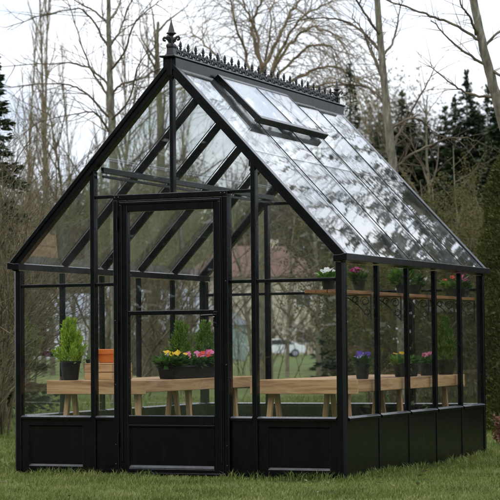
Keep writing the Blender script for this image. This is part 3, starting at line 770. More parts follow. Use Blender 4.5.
def build_tree(name, label, cat, base, S, bark=BARK, twig=TWIG, group=None, limbs=None):
    t = thing(name, label, cat, base, group); ORG[t] = np.zeros(3); o = np.array([*base, *base, 0, 0], float)
    v, f = seg_mesh(np.array(S[0])-o, 10); mesh_np('trunk', v, [f], bark, t, smooth=True)
    parts = []
    for nm, (a, b) in ([('branch', q) for q in limbs] if limbs else [('crown', (S[1], S[2]))]):
        pr = ([seg_mesh(np.array(a)-o, 5)] if a else []) + ([seg_mesh(np.array(b)-o, 3)] if b else [])
        v, f = join(pr); mesh_np(nm, v, [f], twig, t)
    return t
def add_poly(S, lv, pts, r0, r1, sub=4, rg=random, jit=.0):
    """smooth limb through points"""
    P_ = [Vector(p) for p in pts]; out = []
    for i in range(len(P_)-1):
        a = P_[max(i-1, 0)]; b = P_[i]; c = P_[i+1]; d = P_[min(i+2, len(P_)-1)]
        for k in range(sub):
            t = k/sub
            out.append(.5*((2*b)+(c-a)*t+(2*a-5*b+4*c-d)*t*t+(3*b-a-3*c+d)*t**3))
    out.append(P_[-1]); n = len(out)-1
    out = [o+Vector((rg.gauss(0, jit), rg.gauss(0, jit), rg.gauss(0, jit))) for o in out]
    for i in range(n):
        S[lv].append((*out[i], *out[i+1], r0+(r1-r0)*i/n, r0+(r1-r0)*(i+1)/n))
    return out
def at(u, v, d, dd=0.0):
    """point in space at distance d+dd seen at photo pixel u,v (used to lay out a limb's real course)"""
    D = d+dd; r = RR @ np.array([(u-250)/FPX, 1, -(v-250)/FPX]); p = CAM+r*D/(r[0]*FW[0]+r[1]*FW[1]); return (float(p[0]), float(p[1]), float(p[2]))
def limb_tree(name, label, D, trunk, r0, r1, limbs, cfg, rg, bark, twig, group=None, extra=None):
    S = [[], [], []]
    b = at(trunk[0][0], 346, D); base = (b[0], b[1], 0.0)
    pts = [base]+[at(u, v, D) for u, v in trunk[1:]]
    tp = add_poly(S, 0, pts, r0, r1, 8, rg, .004)
    limbs_ = []
    for (pp, ra, rb) in limbs:
        S[1], S[2] = [], []; limbs_.append((S[1], S[2]))
        q = add_poly(S, 1, [at(u, v, D, dd) for u, v, dd in pp], ra, rb, 6, rg, .006)
        for i in range(1, len(q)):
            d = tuple((q[i]-q[i-1]).normalized())
            for _ in range(rg.choice((0, 1, 1, 2))):
                grow(S, tuple(q[i]), side_dir(d, rg.uniform(.4, .9), rg.uniform(0, 6.28)), rg.uniform(*cfg[0]['len']), cfg[0]['r']*rg.uniform(.6, 1.2), 0, [dict(c) for c in cfg], rg) if False else grow_twig(S, tuple(q[i]), d, cfg, rg)
    return build_tree(name, label, 'tree', base, S, bark, twig, group, limbs_)
def grow_twig(S, p, d, cfg, rg):
    T = [[], [], []]; c = cfg[0]
    grow(T, p, side_dir(d, rg.uniform(.4, 1.0), rg.uniform(0, 6.28)), rg.uniform(*c['len']), c['r']*rg.uniform(.6, 1.2), 0, cfg, rg)
    for k in T: S[2] += k

# slender bare tree behind the left roof slope
rg = random.Random(3)
tw = [dict(step=.13, wig=.12, trop=-.25, kids=5.0, ang=(.4, .9), len=(.35, .95), r=.007, tip=.3), dict(step=.09, wig=.16, trop=-.5, len=(.12, .38), r=.004, tip=.4)]
limbs = []
for (a, b_, c_, d_) in (((109, 118), (84, 92), (58, 84), (-6, 88)), ((109, 84), (88, 68), (62, 63), (-4, 67)), ((110, 52), (92, 20), (72, 9), (6, 27)),
                        ((109, 98), (92, 70), (80, 40), (66, -6)), ((109, 25), (95, 12), (78, 2), (60, -12)), ((110, 122), (128, 100), (140, 62), (160, 44)),
                        ((111, 70), (124, 52), (136, 22), (158, 2)), ((111, 45), (120, 30), (128, 8), (140, -14)), ((111, 135), (100, 118), (86, 112), (40, 122)),
                        ((111, 96), (122, 84), (138, 80), (165, 66)), ((110, 20), (118, 8), (124, -8), (130, -20))):
    dd = rg.uniform(-1.0, 1.0)
    limbs.append(([(*a, 0), (*b_, dd*.4), (*c_, dd*.8), (*d_, dd*1.2)], .020, .005))
limb_tree('bare_tree', 'slender bare tree with arching branches rising behind the left roof slope', 30, [(117, 346), (114, 180), (111, 110), (109, 50), (108, -30)], .085, .024, limbs, tw, rg, BARK, TWIG)
# tall bare tree right of the ridge
rg = random.Random(5)
limbs = []
for pl in (((379, 50), (358, 28), (330, 18), (292, 20)), ((384, 82), (372, 55), (362, 30), (352, 18)), ((387, 108), (372, 90), (345, 84), (310, 92)), ((392, 150), (402, 128), (422, 92), (436, 66)),
           ((391, 128), (412, 118), (425, 124), (436, 136)), ((378, 60), (392, 44), (398, 20), (402, 2)), ((380, 36), (366, 16), (352, -6), (340, -20)), ((394, 168), (420, 150), (452, 138), (476, 140)), ((383, 75), (378, 64), (372, 50), (366, 36))):
    dd = rg.uniform(-.8, .8); limbs.append(([(u, v, dd*k/3) for k, (u, v) in enumerate(pl)], .021, .006))
tw2 = [dict(step=.14, wig=.12, trop=-.1, kids=2.2, ang=(.4, .9), len=(.2, .6), r=.006, tip=.3), dict(step=.1, wig=.16, trop=-.3, len=(.1, .3), r=.0035, tip=.4)]
limb_tree('bare_tree', 'tall straight bare tree with lichened trunk behind the far end of the roof ridge', 27, [(404, 346), (399, 230), (392, 160), (384, 80), (374, -30)], .085, .036, limbs, tw2, rg, BARK, TWIG)
# leaning thick trunk at the right edge
rg = random.Random(9)
limbs = []
for pl in (((478, 40), (452, 24), (425, 14), (386, 0), (360, -10)), ((487, 66), (462, 50), (447, 37), (431, 20)), ((490, 70), (508, 78), (530, 80), (560, 74)), ((489, 92), (510, 92), (530, 86), (556, 92)), ((476, 34), (470, 18), (462, 6), (455, -14)), ((494, 98), (470, 94), (452, 84), (430, 66)), ((480, 52), (500, 30), (515, 22), (540, 16))):
    dd = rg.uniform(-.6, .6); limbs.append(([(u, v, dd*k/3) for k, (u, v) in enumerate(pl)], .017, .0055))
tw3 = [dict(step=.14, wig=.12, trop=-.1, kids=1.5, ang=(.4, .9), len=(.15, .5), r=.0045, tip=.3), dict(step=.1, wig=.16, trop=-.3, len=(.1, .25), r=.003, tip=.4)]
limb_tree('leaning_tree', 'thick bare trunk leaning left above the cedar hedge at the right edge', 21.5, [(566, 346), (530, 220), (500, 112), (484, 50), (468, -25)], .076, .038, limbs, tw3, rg, BARK, TWIG)
# weeping willow behind the ridge
rg = random.Random(12); S = [[], [], []]; D = 42
base = bg(262, D)
add_poly(S, 0, [base, at(260, 240, D), at(257, 140, D)], .22, .15, 8, rg, .01)
wl = [((257, 150), (262, 90), (268, 40), (276, -10)), ((257, 140), (238, 92), (215, 55), (190, 30)), ((257, 130), (282, 72), (312, 46), (345, 52)), ((260, 100), (285, 50), (310, 28), (338, 36)),
      ((258, 120), (250, 70), (236, 25), (228, -15)), ((258, 150), (290, 100), (320, 84), (352, 84)), ((259, 110), (275, 60), (300, 20), (330, 2)), ((262, 80), (258, 40), (246, 10), (240, -20)),
      ((257, 145), (225, 110), (196, 88), (176, 90)), ((264, 70), (284, 25), (300, 0), (320, -14)), ((264, 72), (252, 30), (262, 0), (258, -20)), ((270, 100), (300, 76), (332, 66), (356, 78))]
WLB = []
for pl in wl:
    dd = rg.uniform(-1.8, 1.8)
    S[1], S[2] = [], []; WLB.append((S[1], S[2]))
    q = add_poly(S, 1, [at(u, v, D, dd*k/3) for k, (u, v) in enumerate(pl)], .042, .012, 6, rg, .02)
    for i in range(4, len(q)):
        for _ in range(3):
            T = [[], [], []]
            c = [dict(step=.22, wig=.09, trop=lambda t: -.5-1.0*t, kids=2.2, ang=(.3, .8), len=(.6, 1.5), r=.007, tip=.3, shrink=.3), dict(step=.2, wig=.08, trop=-1.3, len=(.4, 1.3), r=.0045, tip=.5)]
            d0 = (q[i]-q[i-1]).normalized()
            grow(T, tuple(q[i]), side_dir(tuple(d0), rg.uniform(.3, 1.1), rg.uniform(0, 6.28)), rg.uniform(.7, 1.9), .009, 0, c, rg)
            for k in T: S[2] += k
build_tree('weeping_willow', 'bare weeping willow with hanging golden twigs behind the roof ridge', 'tree', base, S, MOSSB, WTWIG, None, WLB)
# row of narrow poplars far left
rg = random.Random(15)
pk = ['left edge pale poplar, standing alone beside the dark conifer', 'second narrow poplar, two stems left of the slender tree', 'thick paired poplar midway between conifer and slender tree',
      'faint poplar just left of the slender bare tree', 'short poplar rising behind the left roof slope', 'poplar just right of the slender bare tree', 'faint bare poplar left of the ridge finial', 'poplar behind the front gable apex']
for k, (u, D, vt, sh) in enumerate(((24, 70, 18, 1), (43, 66, -25, 1.2), (52, 64, -20, 1.2), (88, 74, 30, .9), (72, 78, 40, .8), (128, 72, -10, .9), (148, 76, 10, .9), (176, 80, 60, .8))):
    S = [[], [], []]; b0 = bg(u, D); H = zat(vt, D)
    cfg = [dict(step=.7, wig=.015, kids=5.0, ang=(.35, .8), tip=.2, shrink=.55, **{'from': .06}), dict(step=.35, wig=.07, trop=.55, kids=4.2, ang=(.3, .6), len=(1.0, 2.8), r=.02, tip=.3, bias=(0, 0, .5)), dict(step=.28, wig=.08, trop=.35, len=(.4, 1.1), r=.013, tip=.4)]
    grow(S, b0, (0, 0, 1), H, .075*sh, 0, cfg, rg)
    build_tree('bare_poplar', pk[k], 'tree', b0, S, MOSSB, WTWIG, 'narrow bare poplars in the background')
# a few dark bare trunks seen through the glass
rg = random.Random(23)
tl = ['thick dark trunk seen through the door glass', 'thin bare tree seen through the left front pane', 'bare tree in front of the far tiled roof', 'bare tree seen through the right front pane beside the corner post', 'bare tree in front of the dark spruces right of the roof', 'thin pale tree at the foot of the roof\'s far corner',
      'bare tree seen through the pane over the silver car', 'twiggy tree in the left roof panes']
for k, (u, D, H, r) in enumerate(((146, 44, 8, .2), (66, 48, 7, .07), (252, 60, 6.5, .07), (318, 46, 6.0, .07), (436, 38, 5.6, .06), (450, 33, 4.2, .035), (286, 56, 6.0, .06), (104, 46, 7.5, .08))):
    S = [[], [], []]; b0 = bg(u, D)
    cfg = [dict(step=.4, wig=.04, kids=4.0, ang=(.5, 1.0), tip=.15, shrink=.5, **{'from': .12}), dict(step=.25, wig=.11, trop=.12, kids=4.5, ang=(.35, .9), len=(1.0, 2.9), r=.028, tip=.25), dict(step=.16, wig=.13, trop=-.2, len=(.3, .95), r=.009, tip=.4)]
    grow(S, b0, (rg.gauss(0, .04), rg.gauss(0, .04), 1), H, r, 0, cfg, rg)
    build_tree('bare_tree', tl[k], 'tree', b0, S, MOSSB, TWIG, 'bare garden trees beyond the greenhouse')

# conifers ---------------------------------------------------------
def conifer_arrays(H, k, seed, dens=1.0, lf=.34, sparse=0.0, low=.06, jit=.08):
    g = np.random.default_rng(seed); C_, D_, U_, Ls = [], [], [], []; S = [(0, 0, 0, 0, 0, H*.97, H*.013, .01)]
    z = H*low; tier = 0
    while z < H*.99:
        tier += 1
        rad = (H-z)*k*(.86+.28*g.uniform())+.03
        for b in range(int(g.integers(7, 10))):
            if g.uniform() < sparse: continue
            a = g.uniform(0, 2*pi); ln = rad*g.uniform(.62, 1.1); zz = z+g.uniform(-jit, jit)
            m = max(7, int((ln*26+4)*dens)); s = np.sqrt(g.uniform(.02, 1, m))
            droop = (-.55+(g.normal(0, jit) if jit > .2 else 0))*s*ln+.26*s*s*ln
            w = .20*ln*(1-s*.7)+.03; la = g.normal(0, .5, m)*w
            pos = np.stack([np.cos(a)*s*ln-np.sin(a)*la, np.sin(a)*s*ln+np.cos(a)*la, zz+droop+.1*ln-np.abs(la)*.4+g.normal(0, .022, m)], 1)
            q = la*1.3/np.maximum(w, .05)
            d = np.stack([np.cos(a)-np.sin(a)*q, np.sin(a)+np.cos(a)*q, -.35+.3*s+g.normal(0, .22, m)], 1)
            C_.append(pos); D_.append(d); U_.append(np.stack([g.normal(0, .5, m), g.normal(0, .5, m), np.ones(m)], 1)); Ls.append(np.minimum(lf, .05+ln*.3)*g.uniform(.5, 1.2, m))
            S.append((0, 0, zz, np.cos(a)*ln*.9, np.sin(a)*ln*.9, zz-.25*ln, .01+.010*ln, .005))
        z += H*.011+.085
    # leader
    m = int(26*dens); s = g.uniform(0, 1, m); C_.append(np.stack([g.normal(0, .02, m), g.normal(0, .02, m), H*(.9+.1*s)], 1)); D_.append(np.stack([g.normal(0, .6, m), g.normal(0, .6, m), np.ones(m)], 1)); U_.append(g.normal(0, 1, (m, 3))); Ls.append(np.full(m, lf*.6))
    return np.concatenate(C_), np.concatenate(D_), np.concatenate(U_), np.concatenate(Ls), S
def conifer(name, label, base, H, k, seed, dens=1.0, lf=.34, group=None, sparse=0.0, mat=None, low=.06):
    t = thing(name, label, 'conifer', base, group); ORG[t] = np.zeros(3)
    c, d, u, ln, S = conifer_arrays(H, k, seed, dens, lf, sparse, low)
    v, f = leaf_mesh(c, d, u, ln, ln*.55); mesh_np('foliage', v, [f], mat or SPRUCE, t)
    v, f = seg_mesh(S, 5); mesh_np('trunk', v, [f], BARK, t)
    return t
CG = 'dark conifers in the background'
conifer('conifer', 'dark green conifer whose bough tips reach in at the left edge', bg(-9, 26), 4.9, .20, 61, 4, .10, CG, .05)
conifer('conifer', 'thin sparse conifer against the sky behind the far ridge finial', bg(352, 39), zat(64, 39), .125, 62, 1.6, .15, CG, .12)
conifer('conifer', 'small dark conifer just right of the tall straight tree', bg(404, 66), zat(94, 66), 0.289, 63, 3.0, .26, CG)
conifer('conifer', 'pointed spruce, tallest of the dark group at right', bg(469, 64), zat(73, 64), 0.289, 64, 3.0, .26, CG)
conifer('conifer', 'dark spruce between the pointed spruce and the leaning trunk', bg(490, 66), zat(88, 66), 0.332, 65, 3.0, .26, CG)
conifer('conifer', 'lower broad spruce left of the pointed spruce', bg(447, 68), zat(110, 68), 0.346, 66, 3.0, .26, CG)
conifer('conifer', 'shorter spruce in the gap right of the tall straight tree', bg(428, 70), zat(124, 70), 0.375, 67, 3.0, .26, CG)
conifer('conifer', 'dark conifer left of the tall straight tree above the roof edge', bg(379, 72), zat(126, 72), 0.289, 68, 3.0, .26, CG)
conifer('conifer', 'dark spruce partly behind the leaning trunk at right edge', bg(514, 60), zat(70, 60), 0.346, 69, 3.0, .26, CG)

conifer('conifer', 'narrow dark spruce close right of the small conifer beside the straight tree', bg(415, 73), zat(116, 73), 0.310, 81, 3.0, .26, CG)
conifer('conifer', 'dark spruce just left of the pointed spruce, nearly as tall', bg(457, 71), zat(98, 71), 0.310, 82, 3.0, .26, CG)
conifer('conifer', 'dark spruce filling the gap right of the pointed spruce', bg(480, 72), zat(106, 72), 0.345, 83, 3.0, .26, CG)
conifer('conifer', 'rearmost dark spruce behind the leaning trunk', bg(501, 74), zat(98, 74), 0.345, 84, 3.0, .26, CG)

# cedar hedge at the right edge (continues out of frame)
def cedar(seed, H, R, n):
    g = np.random.default_rng(seed); z = g.uniform(0, 1, n)**1.05*H; a = g.uniform(0, 2*pi, n)
    prof = R*np.clip(np.minimum(1, .82+.5*z/H), 0, 1)*np.clip(1-(z/H)**2.2, 0, 1)**.75
    lump = 1+.10*np.sin(a*3+z*4.1+seed)+.08*np.sin(a*5-z*7+seed*2)
    q = 1-np.abs(g.normal(0, .13, n)); r = prof*lump*q
    c = np.stack([np.cos(a)*r, np.sin(a)*r, z], 1)
    d = np.stack([np.cos(a)*.8, np.sin(a)*.8, g.uniform(.2, 1.3, n)], 1)+g.normal(0, .45, (n, 3))
    return c, d, g
HC, HD_, HU, HLn = [], [], [], []
for k in range(8):
    o = bg(534, 20.0); o = (o[0]+(1.0+.95*(k-1) if k else 0), o[1]+.12*k+random.uniform(-.1, .1), 0)
    c, d, g = cedar(70+k, (2.0 if k else 3.75)+.15*random.uniform(-1, 1), .64, 60000 if k < 1 else 6000)
    sc = .55 if k < 1 else 1.8
    HC.append(c+np.array(o)); HD_.append(d); HU.append(g.normal(0, 1, d.shape)); HLn.append(g.uniform(.05, .11, len(d))*sc)
c, d, u, ln = map(np.concatenate, (HC, HD_, HU, HLn))
hg = thing('cedar_hedge', 'tall yellow green clipped cedar hedge at the right edge beside the lawn', 'hedge', bg(534, 20.0)); o = np.array(bg(534, 20.0)); ORG[hg] = np.zeros(3)
v, f = leaf_mesh(c-o, d, u, ln, ln*.38); mesh_np('foliage', v, [f], CEDAR, hg)
S = []
for k in range(8): S.append((.95*k, .12*k, 0, .95*k, .12*k, 1.6 if k else 2.9, .05, .02))
v, f = seg_mesh(S, 7); mesh_np('trunk', v, [f], BARK, hg)
# russet shrub at its foot
g = np.random.default_rng(77); n = 900
sh_ = thing('shrub', 'small russet leaved shrub at the foot of the cedar hedge', 'shrub', bg(506, 17.4)); ORG[sh_] = np.zeros(3)
a = g.uniform(0, 2*pi, n); q = np.sqrt(g.uniform(0, 1, n)); c = np.stack([np.cos(a)*q*.13, np.sin(a)*q*.13, .03+g.uniform(0, .22, n)], 1)
v, f = leaf_mesh(c, g.normal(0, 1, (n, 3)), g.normal(0, 1, (n, 3)), g.uniform(.02, .045, n), g.uniform(.012, .025, n)); mesh_np('foliage', v, [f], RUST, sh_)
S = [(0, 0, 0, cos(k)*.1, sin(k)*.1, .22, .006, .003) for k in range(12)]; v, f = seg_mesh(S, 4); mesh_np('stems', v, [f], TWIG, sh_)

# brush masses -----------------------------------------------------
def brush(name, label, spots, hfun, mats, seed, kids=7.0, leafn=0, leafm=None, lsz=.05, r=.011, wig=.1):
    rg = random.Random(seed); g = np.random.default_rng(seed); S = [[], [], []]
    for (x, y) in spots:
        H = hfun(x, y)*rg.uniform(.55, 1.1)
        cfg = [dict(step=.28, wig=wig, trop=rg.uniform(-.12, .12), kids=kids, ang=(.3, .9), tip=.3, shrink=.4, **{'from': .05}), dict(step=.16, wig=.16, trop=.05, kids=3.2, ang=(.3, 1.0), len=(.35, 1.3), r=.0065, tip=.3), dict(step=.12, wig=.2, len=(.12, .45), r=.004, tip=.5)]
        grow(S, (x, y, 0), vn((rg.gauss(0, .28), rg.gauss(0, .28), 1)), H, r*rg.uniform(.6, 1.5), 0, cfg, rg)
    segs = np.array(S[0]+S[1]+S[2])
    parts = [seg_mesh(segs, 3)]
    o = props(mesh_np(name, parts[0][0], [parts[0][1]], mats), label, 'brush', kind='stuff')
    if leafn:
        i = g.integers(0, len(segs), leafn); c = segs[i, :3]+g.normal(0, .05, (leafn, 3)); c[:, 2] = np.maximum(c[:, 2], .02)
        v, f = leaf_mesh(c, g.normal(0, 1, (leafn, 3)), g.normal(0, 1, (leafn, 3)), lsz*g.uniform(.5, 1.3, leafn), lsz*.5*g.uniform(.6, 1.3, leafn))
        mesh_np('leaves', v, [f], leafm, o)
    return o
def scatter(n, u0, u1, d0, d1, seed):
    g = random.Random(seed); out = []
    for _ in range(n):
        p = bg(g.uniform(u0, u1), g.uniform(d0, d1)); out.append((p[0], p[1]))
    return out
brush('bramble_thicket', 'brown leafless bramble thicket left of the greenhouse', scatter(240, -90, 7, 18.5, 27, 31), lambda x, y: 3.0, BRUSH, 31, 9.0, 14000, DRYLEAF, .026)
brush('bare_thicket', 'tall brown bare thicket behind the left roof panes', [q for q in scatter(290, -60, 185, 34, 52, 32) if not (30 < 250+FPX*((q[0]-CX)*RT[0]+(q[1]-CY)*RT[1])/((q[0]-CX)*FW[0]+(q[1]-CY)*FW[1]) < 100) or (q[0]*7.3) % 1 < .12], lambda x, y: 6.2, BRUSH, 32, 6.0, 9000, DRYLEAF, .035, .018)
brush('far_thicket', 'leafless grey brown thicket between the far lawn and the houses', scatter(85, 130, 450, 174, 192, 35), lambda x, y: 5.2, BRUSH, 35, 2.2, 16000, DRYLEAF, .2, .05)
brush('twig_screen', 'thin upright saplings and twigs on the lawn behind the right front panes', scatter(26, 222, 345, 34, 50, 36), lambda x, y: 2.9, BRUSH, 36, 5.0, 0, None, .05, .009, .05)
brush('olive_brushwood', 'olive brown brushwood beyond the right roof slope', scatter(250, 366, 560, 27, 42, 33), lambda x, y: 3.35, TWIG, 33, 4.0, 240000, OLIVE, .045)

# distant woodland -------------------------------------------------
def woodland(name, label, spots, seed, mat_l, mat_s, dens=150, lsz=.8):
    g = np.random.default_rng(seed); C_, D_, L_ = [], [], []; S = []
    for (x, y, H, R) in spots:
        n = int(dens*H/14)
        # crown made of several drifting boughs
        for b in range(7):
            bc = np.array([x+g.normal(0, R*.5), y+g.normal(0, R*.5), H*g.uniform(.12, .88)]); m = n//7
            C_.append(bc+g.normal(0, 1, (m, 3))*np.array([R*.42, R*.42, H*.10])); D_.append(g.normal(0, 1, (m, 3))+np.array([0, 0, .4])); L_.append(lsz*g.uniform(.4, 1.3, m))
        for k in range(26):
            a = g.uniform(0, 2*pi); z0 = H*g.uniform(.1, .8); q = R*g.uniform(.3, 1.1); S.append((x, y, z0, x+cos(a)*q, y+sin(a)*q, min(H*1.06, z0+H*g.uniform(.1, .3)), .07, .02))
        S.append((x, y, 0, x+g.normal(0, .4), y+g.normal(0, .4), H, .22, .05))
    c = np.concatenate(C_); c[:, 2] = np.maximum(c[:, 2], .3); d = np.concatenate(D_); ln = np.concatenate(L_)
    v, f = leaf_mesh(c, d, g.normal(0, 1, c.shape), ln, ln*.5)
    o = props(mesh_np(name, v, [f], mat_l), label, 'woodland', kind='stuff')
    v, f = seg_mesh(S, 4); mesh_np('trunks', v, [f], mat_s, o)
    return o
FARW = mat_leaf('far_wood', [(0, (.048, .046, .03)), (.4, (.09, .083, .055)), (.75, (.135, .122, .083)), (1, (.19, .17, .125))], .9, .15, big=.06)  # greyed and lightened: haze of distance is put into the leaf colour
rg = random.Random(44); sp = []
for k in range(110):
    u = rg.uniform(-160, 660); D = rg.uniform(228, 290); p = bg(u, D); vt = (188 if u < 215 else 165 if u < 370 else 122)+25*math.sin(u*.03)+rg.uniform(-25, 25); sp.append((p[0], p[1], zat(vt, D), rg.uniform(3.5, 6)))
woodland('distant_woodland', 'far brown and olive woodland behind the houses', sp, 44, FARW, BRUSH, 2400, .5)
# woods standing to the right, seen as the reflections in the roof
C_, D_, U_, L_, SS = [], [], [], [], []
rg = random.Random(51)
for k, (x, y, H, kk) in enumerate(((1.7, 64, 32, .13), (-.5, 67, 31, .12), (.7, 72, 28.5, .14), (-1.9, 62, 27, .13), (-3.3, 70, 30.5, .10), (3.6, 66, 33, .14), (5.6, 70, 31, .11), (8.5, 64, 28, .12), (12, 68, 29, .12), (16.5, 64, 26, .13), (21, 68, 28, .13), (-5.8, 74, 24, .09))):
    c, d, u, ln, S = conifer_arrays(H, kk, 200+k, 1.6, .46, .22, .05, .5)
    o = np.array([x, y, 0]); C_.append(c+o); D_.append(d); U_.append(u); L_.append(ln); SS += [tuple(np.array(s)+np.array([x, y, 0, x, y, 0, 0, 0])) for s in S]
for k in range(16):  # unseen conifer row added behind the viewpoint to keep sky out of front reflections
    x = -32+k*3.6+rg.uniform(-1, 1); y = -34+rg.uniform(-3, 3); H = rg.uniform(14, 19)
    c, d, u, ln, S = conifer_arrays(H, .3, 300+k, .35, .7, 0, .02)
    o = np.array([x, y, 0]); C_.append(c+o); D_.append(d); U_.append(u); L_.append(ln)
c, d, u, ln = map(np.concatenate, (C_, D_, U_, L_)); v, f = leaf_mesh(c, d, u, ln, ln*.45)
o = props(mesh_np('evergreen_woodland', v, [f], SPRUCE), 'evergreen wood mirrored in the sloping roof glass, with an added unseen row behind the viewpoint', 'woodland', kind='stuff')
S3 = [[], [], []]
for k, (x, y, H) in enumerate(((-6.6, 60, 33), (-4.4, 66, 34), (-8.4, 68, 36), (-2.6, 72, 33), (-5.2, 76, 37), (2.4, 74, 33))):
    cfg = [dict(step=.7, wig=.03, kids=3.4, ang=(.5, 1.1), tip=.12, shrink=.5, **{'from': .35}), dict(step=.4, wig=.1, trop=.1, kids=3.0, ang=(.45, 1.2), len=(2.5, 5.5), r=.045, tip=.2), dict(step=.25, wig=.13, trop=-.1, kids=2.6, ang=(.4, .9), len=(.5, 1.6), r=.014, tip=.4), dict(step=.2, wig=.15, len=(.2, .7), r=.008, tip=.4)]
    grow(S3, (x, y, 0), (0, 0, 1), H, .13, 0, cfg, rg)
v, f = seg_mesh(np.array(SS+S3[0]+S3[1]+S3[2]), 4); mesh_np('trunks', v, [f], BARK, o)

# ================================================================== FAR HOUSES, CAR, FENCE
CREAM = mat_noise('cream_render', [(.3, (.42, .36, .27)), (.7, (.5, .44, .34))], 3, .9)
TILE = mat_noise('brown_roof_tile', [(.3, (.095, .052, .036)), (.7, (.15, .085, .06))], 2, .85, cscale=(1, 1, 6))
WSID = mat_noise('white_siding', [(.3, (.5, .53, .57)), (.7, (.6, .63, .66))], 2, .7, cscale=(1, 1, 8))
GROOF = mat_noise('grey_roof_shingle', [(.3, (.22, .25, .29)), (.7, (.32, .35, .4))], 2, .9)
WING = mat_noise('dark_window', [(.3, (.02, .025, .03)), (.7, (.05, .055, .06))], 2, .15)
MINT = mat_noise('mint_boards', [(.3, (.17, .23, .20)), (.7, (.22, .29, .25))], 3, .8, cscale=(6, 6, 1))
def house(name, label, u, D, wid, dep, wall_h, roof_h, hip, wm, rm, wins, rot=0.0):
    b0 = bg(u, D); t = thing(name, label, 'house', b0); ORG[t] = np.zeros(3); t.rotation_euler.z = YAW+rot
    w = wid/2
    obj('wall', MB().box(-w, w, 0, dep, 0, wall_h), wm, t)
    e = .5; hx = hip
    mb = MB(); z0, z1 = wall_h+.002, wall_h+roof_h
    mb.v = [(-w-e, -e, z0), (w+e, -e, z0), (w+e, dep+e, z0), (-w-e, dep+e, z0), (-w-e+hx, dep/2, z1), (w+e-hx, dep/2, z1)]
    mb.f = [(0, 1, 5, 4), (2, 3, 4, 5), (1, 2, 5), (3, 0, 4), (3, 2, 1, 0)]
    ro = obj('roof', mb, rm, t)
    obj('chimney', MB().box(w*.3, w*.3+.8, dep/2-.3, dep/2+.3, z1-1.0, z1+.7), wm, ro)
    for (x, z, ww, hh) in wins:
        fr = obj('window', MB().box(x-ww/2-.09, x+ww/2+.09, -.06, -.002, z-.09, z+hh+.09), WFR, t)
        pn = MB().box(x-ww/2, x-.03, -.075, -.061, z, z+hh).box(x+.03, x+ww/2, -.075, -.061, z, z+hh); obj('pane', pn, WING, fr)
    fr = obj('door', MB().box(w*.1-.5, w*.1+.5, -.07, -.003, 0, 2.1), WING, t)
    return t
house('house', 'cream house with brown tiled hip roof seen through the right front panes', 262, 205, 13.0, 11, 7.9, 3.4, 3.6, CREAM, TILE, [(-4.5, 5.0, 1.5, 1.3), (0, 5.0, 1.6, 1.3), (4.2, 5.0, 1.5, 1.3), (-4.5, 1.2, 1.5, 1.4), (4.2, 1.2, 1.5, 1.4)], .18)
house('house', 'pale grey house with light roof seen through the left front pane', 70, 165, 7.0, 8, 3.4, 2.0, .6, WSID, GROOF, [(-2.2, .9, 1.2, 1.2), (2.2, .9, 1.2, 1.2)], -.3)
house('house', 'small white house behind the thick trunk in the door glass', 172, 175, 6.0, 7, 4.2, 1.8, .5, WSID, GROOF, [(-1.8, .9, 1.2, 1.2), (1.6, .9, 1.2, 1.2), (1.6, 2.6, 1.0, 1.0)], .3)
# mint shed
b0 = bg(231, 125); t = thing('garden_shed', 'mint green garden shed seen right of the door frame', 'shed', b0); ORG[t] = np.zeros(3); t.rotation_euler.z = YAW
obj('wall', MB().box(-.95, .95, 0, 2, 0, 2.2), MINT, t); obj('roof', MB().prism([(-1.1, 2.203), (1.1, 2.203), (0, 3.1)], lambda a, c, d: (a, d, c), -.15, 2.15), GROOF, t); obj('door', MB().box(-.45, .45, -.05, -.003, .05, 1.95), MINT, t)
# parked car
CARP = mat_noise('silver_car_paint', [(.3, (.62, .64, .66)), (.7, (.7, .72, .74))], 2, .3)
TYRE = mat_noise('tyre_rubber', [(.3, (.012, .012, .012)), (.7, (.02, .02, .02))], 9, .85)
b0 = bg(277, 158); t = thing('parked_car', 'silver car parked on the far lawn, seen through the right front panes', 'car', b0); ORG[t] = np.zeros(3); t.rotation_euler.z = YAW+.1
side = [(-2.15, .32), (-2.2, .62), (-2.1, .86), (-1.35, .96), (-.75, 1.42), (.75, 1.47), (1.55, 1.0), (2.1, .9), (2.2, .6), (2.12, .32)]
obj('body', MB().prism(side[::-1], lambda a, c, d: (a, d, c), 0, 1.7), CARP, t, .05, seg=2)
obj('window', MB().prism([(-1.18, .98), (1.3, 1.0), (.68, 1.38), (-.7, 1.34)], lambda a, c, d: (a, d, c), -.012, -.002), WING, t)
obj('windscreen', MB().hexa([(-1.42, .15, .97), (-1.42, 1.55, .97), (-1.40, 1.55, .95), (-1.40, .15, .95), (-.80, .2, 1.42), (-.80, 1.5, 1.42), (-.78, 1.5, 1.40), (-.78, .2, 1.40)]), WING, t)
for x in (-1.35, 1.35):
    for y in (.08, 1.62):
        wq = obj('wheel', MB().tube([(x, y-.11, .32), (x, y+.11, .32)], .32, 18), TYRE, t); obj('rim', MB().tube([(x, y-.125, .32), (x, y-.112, .32)], .2, 14), GROOF, wq)
obj('headlight', MB().box(-2.2, -2.12, .15, .45, .66, .82), WFR, t); obj('headlight', MB().box(-2.2, -2.12, 1.25, 1.55, .66, .82), WFR, t)
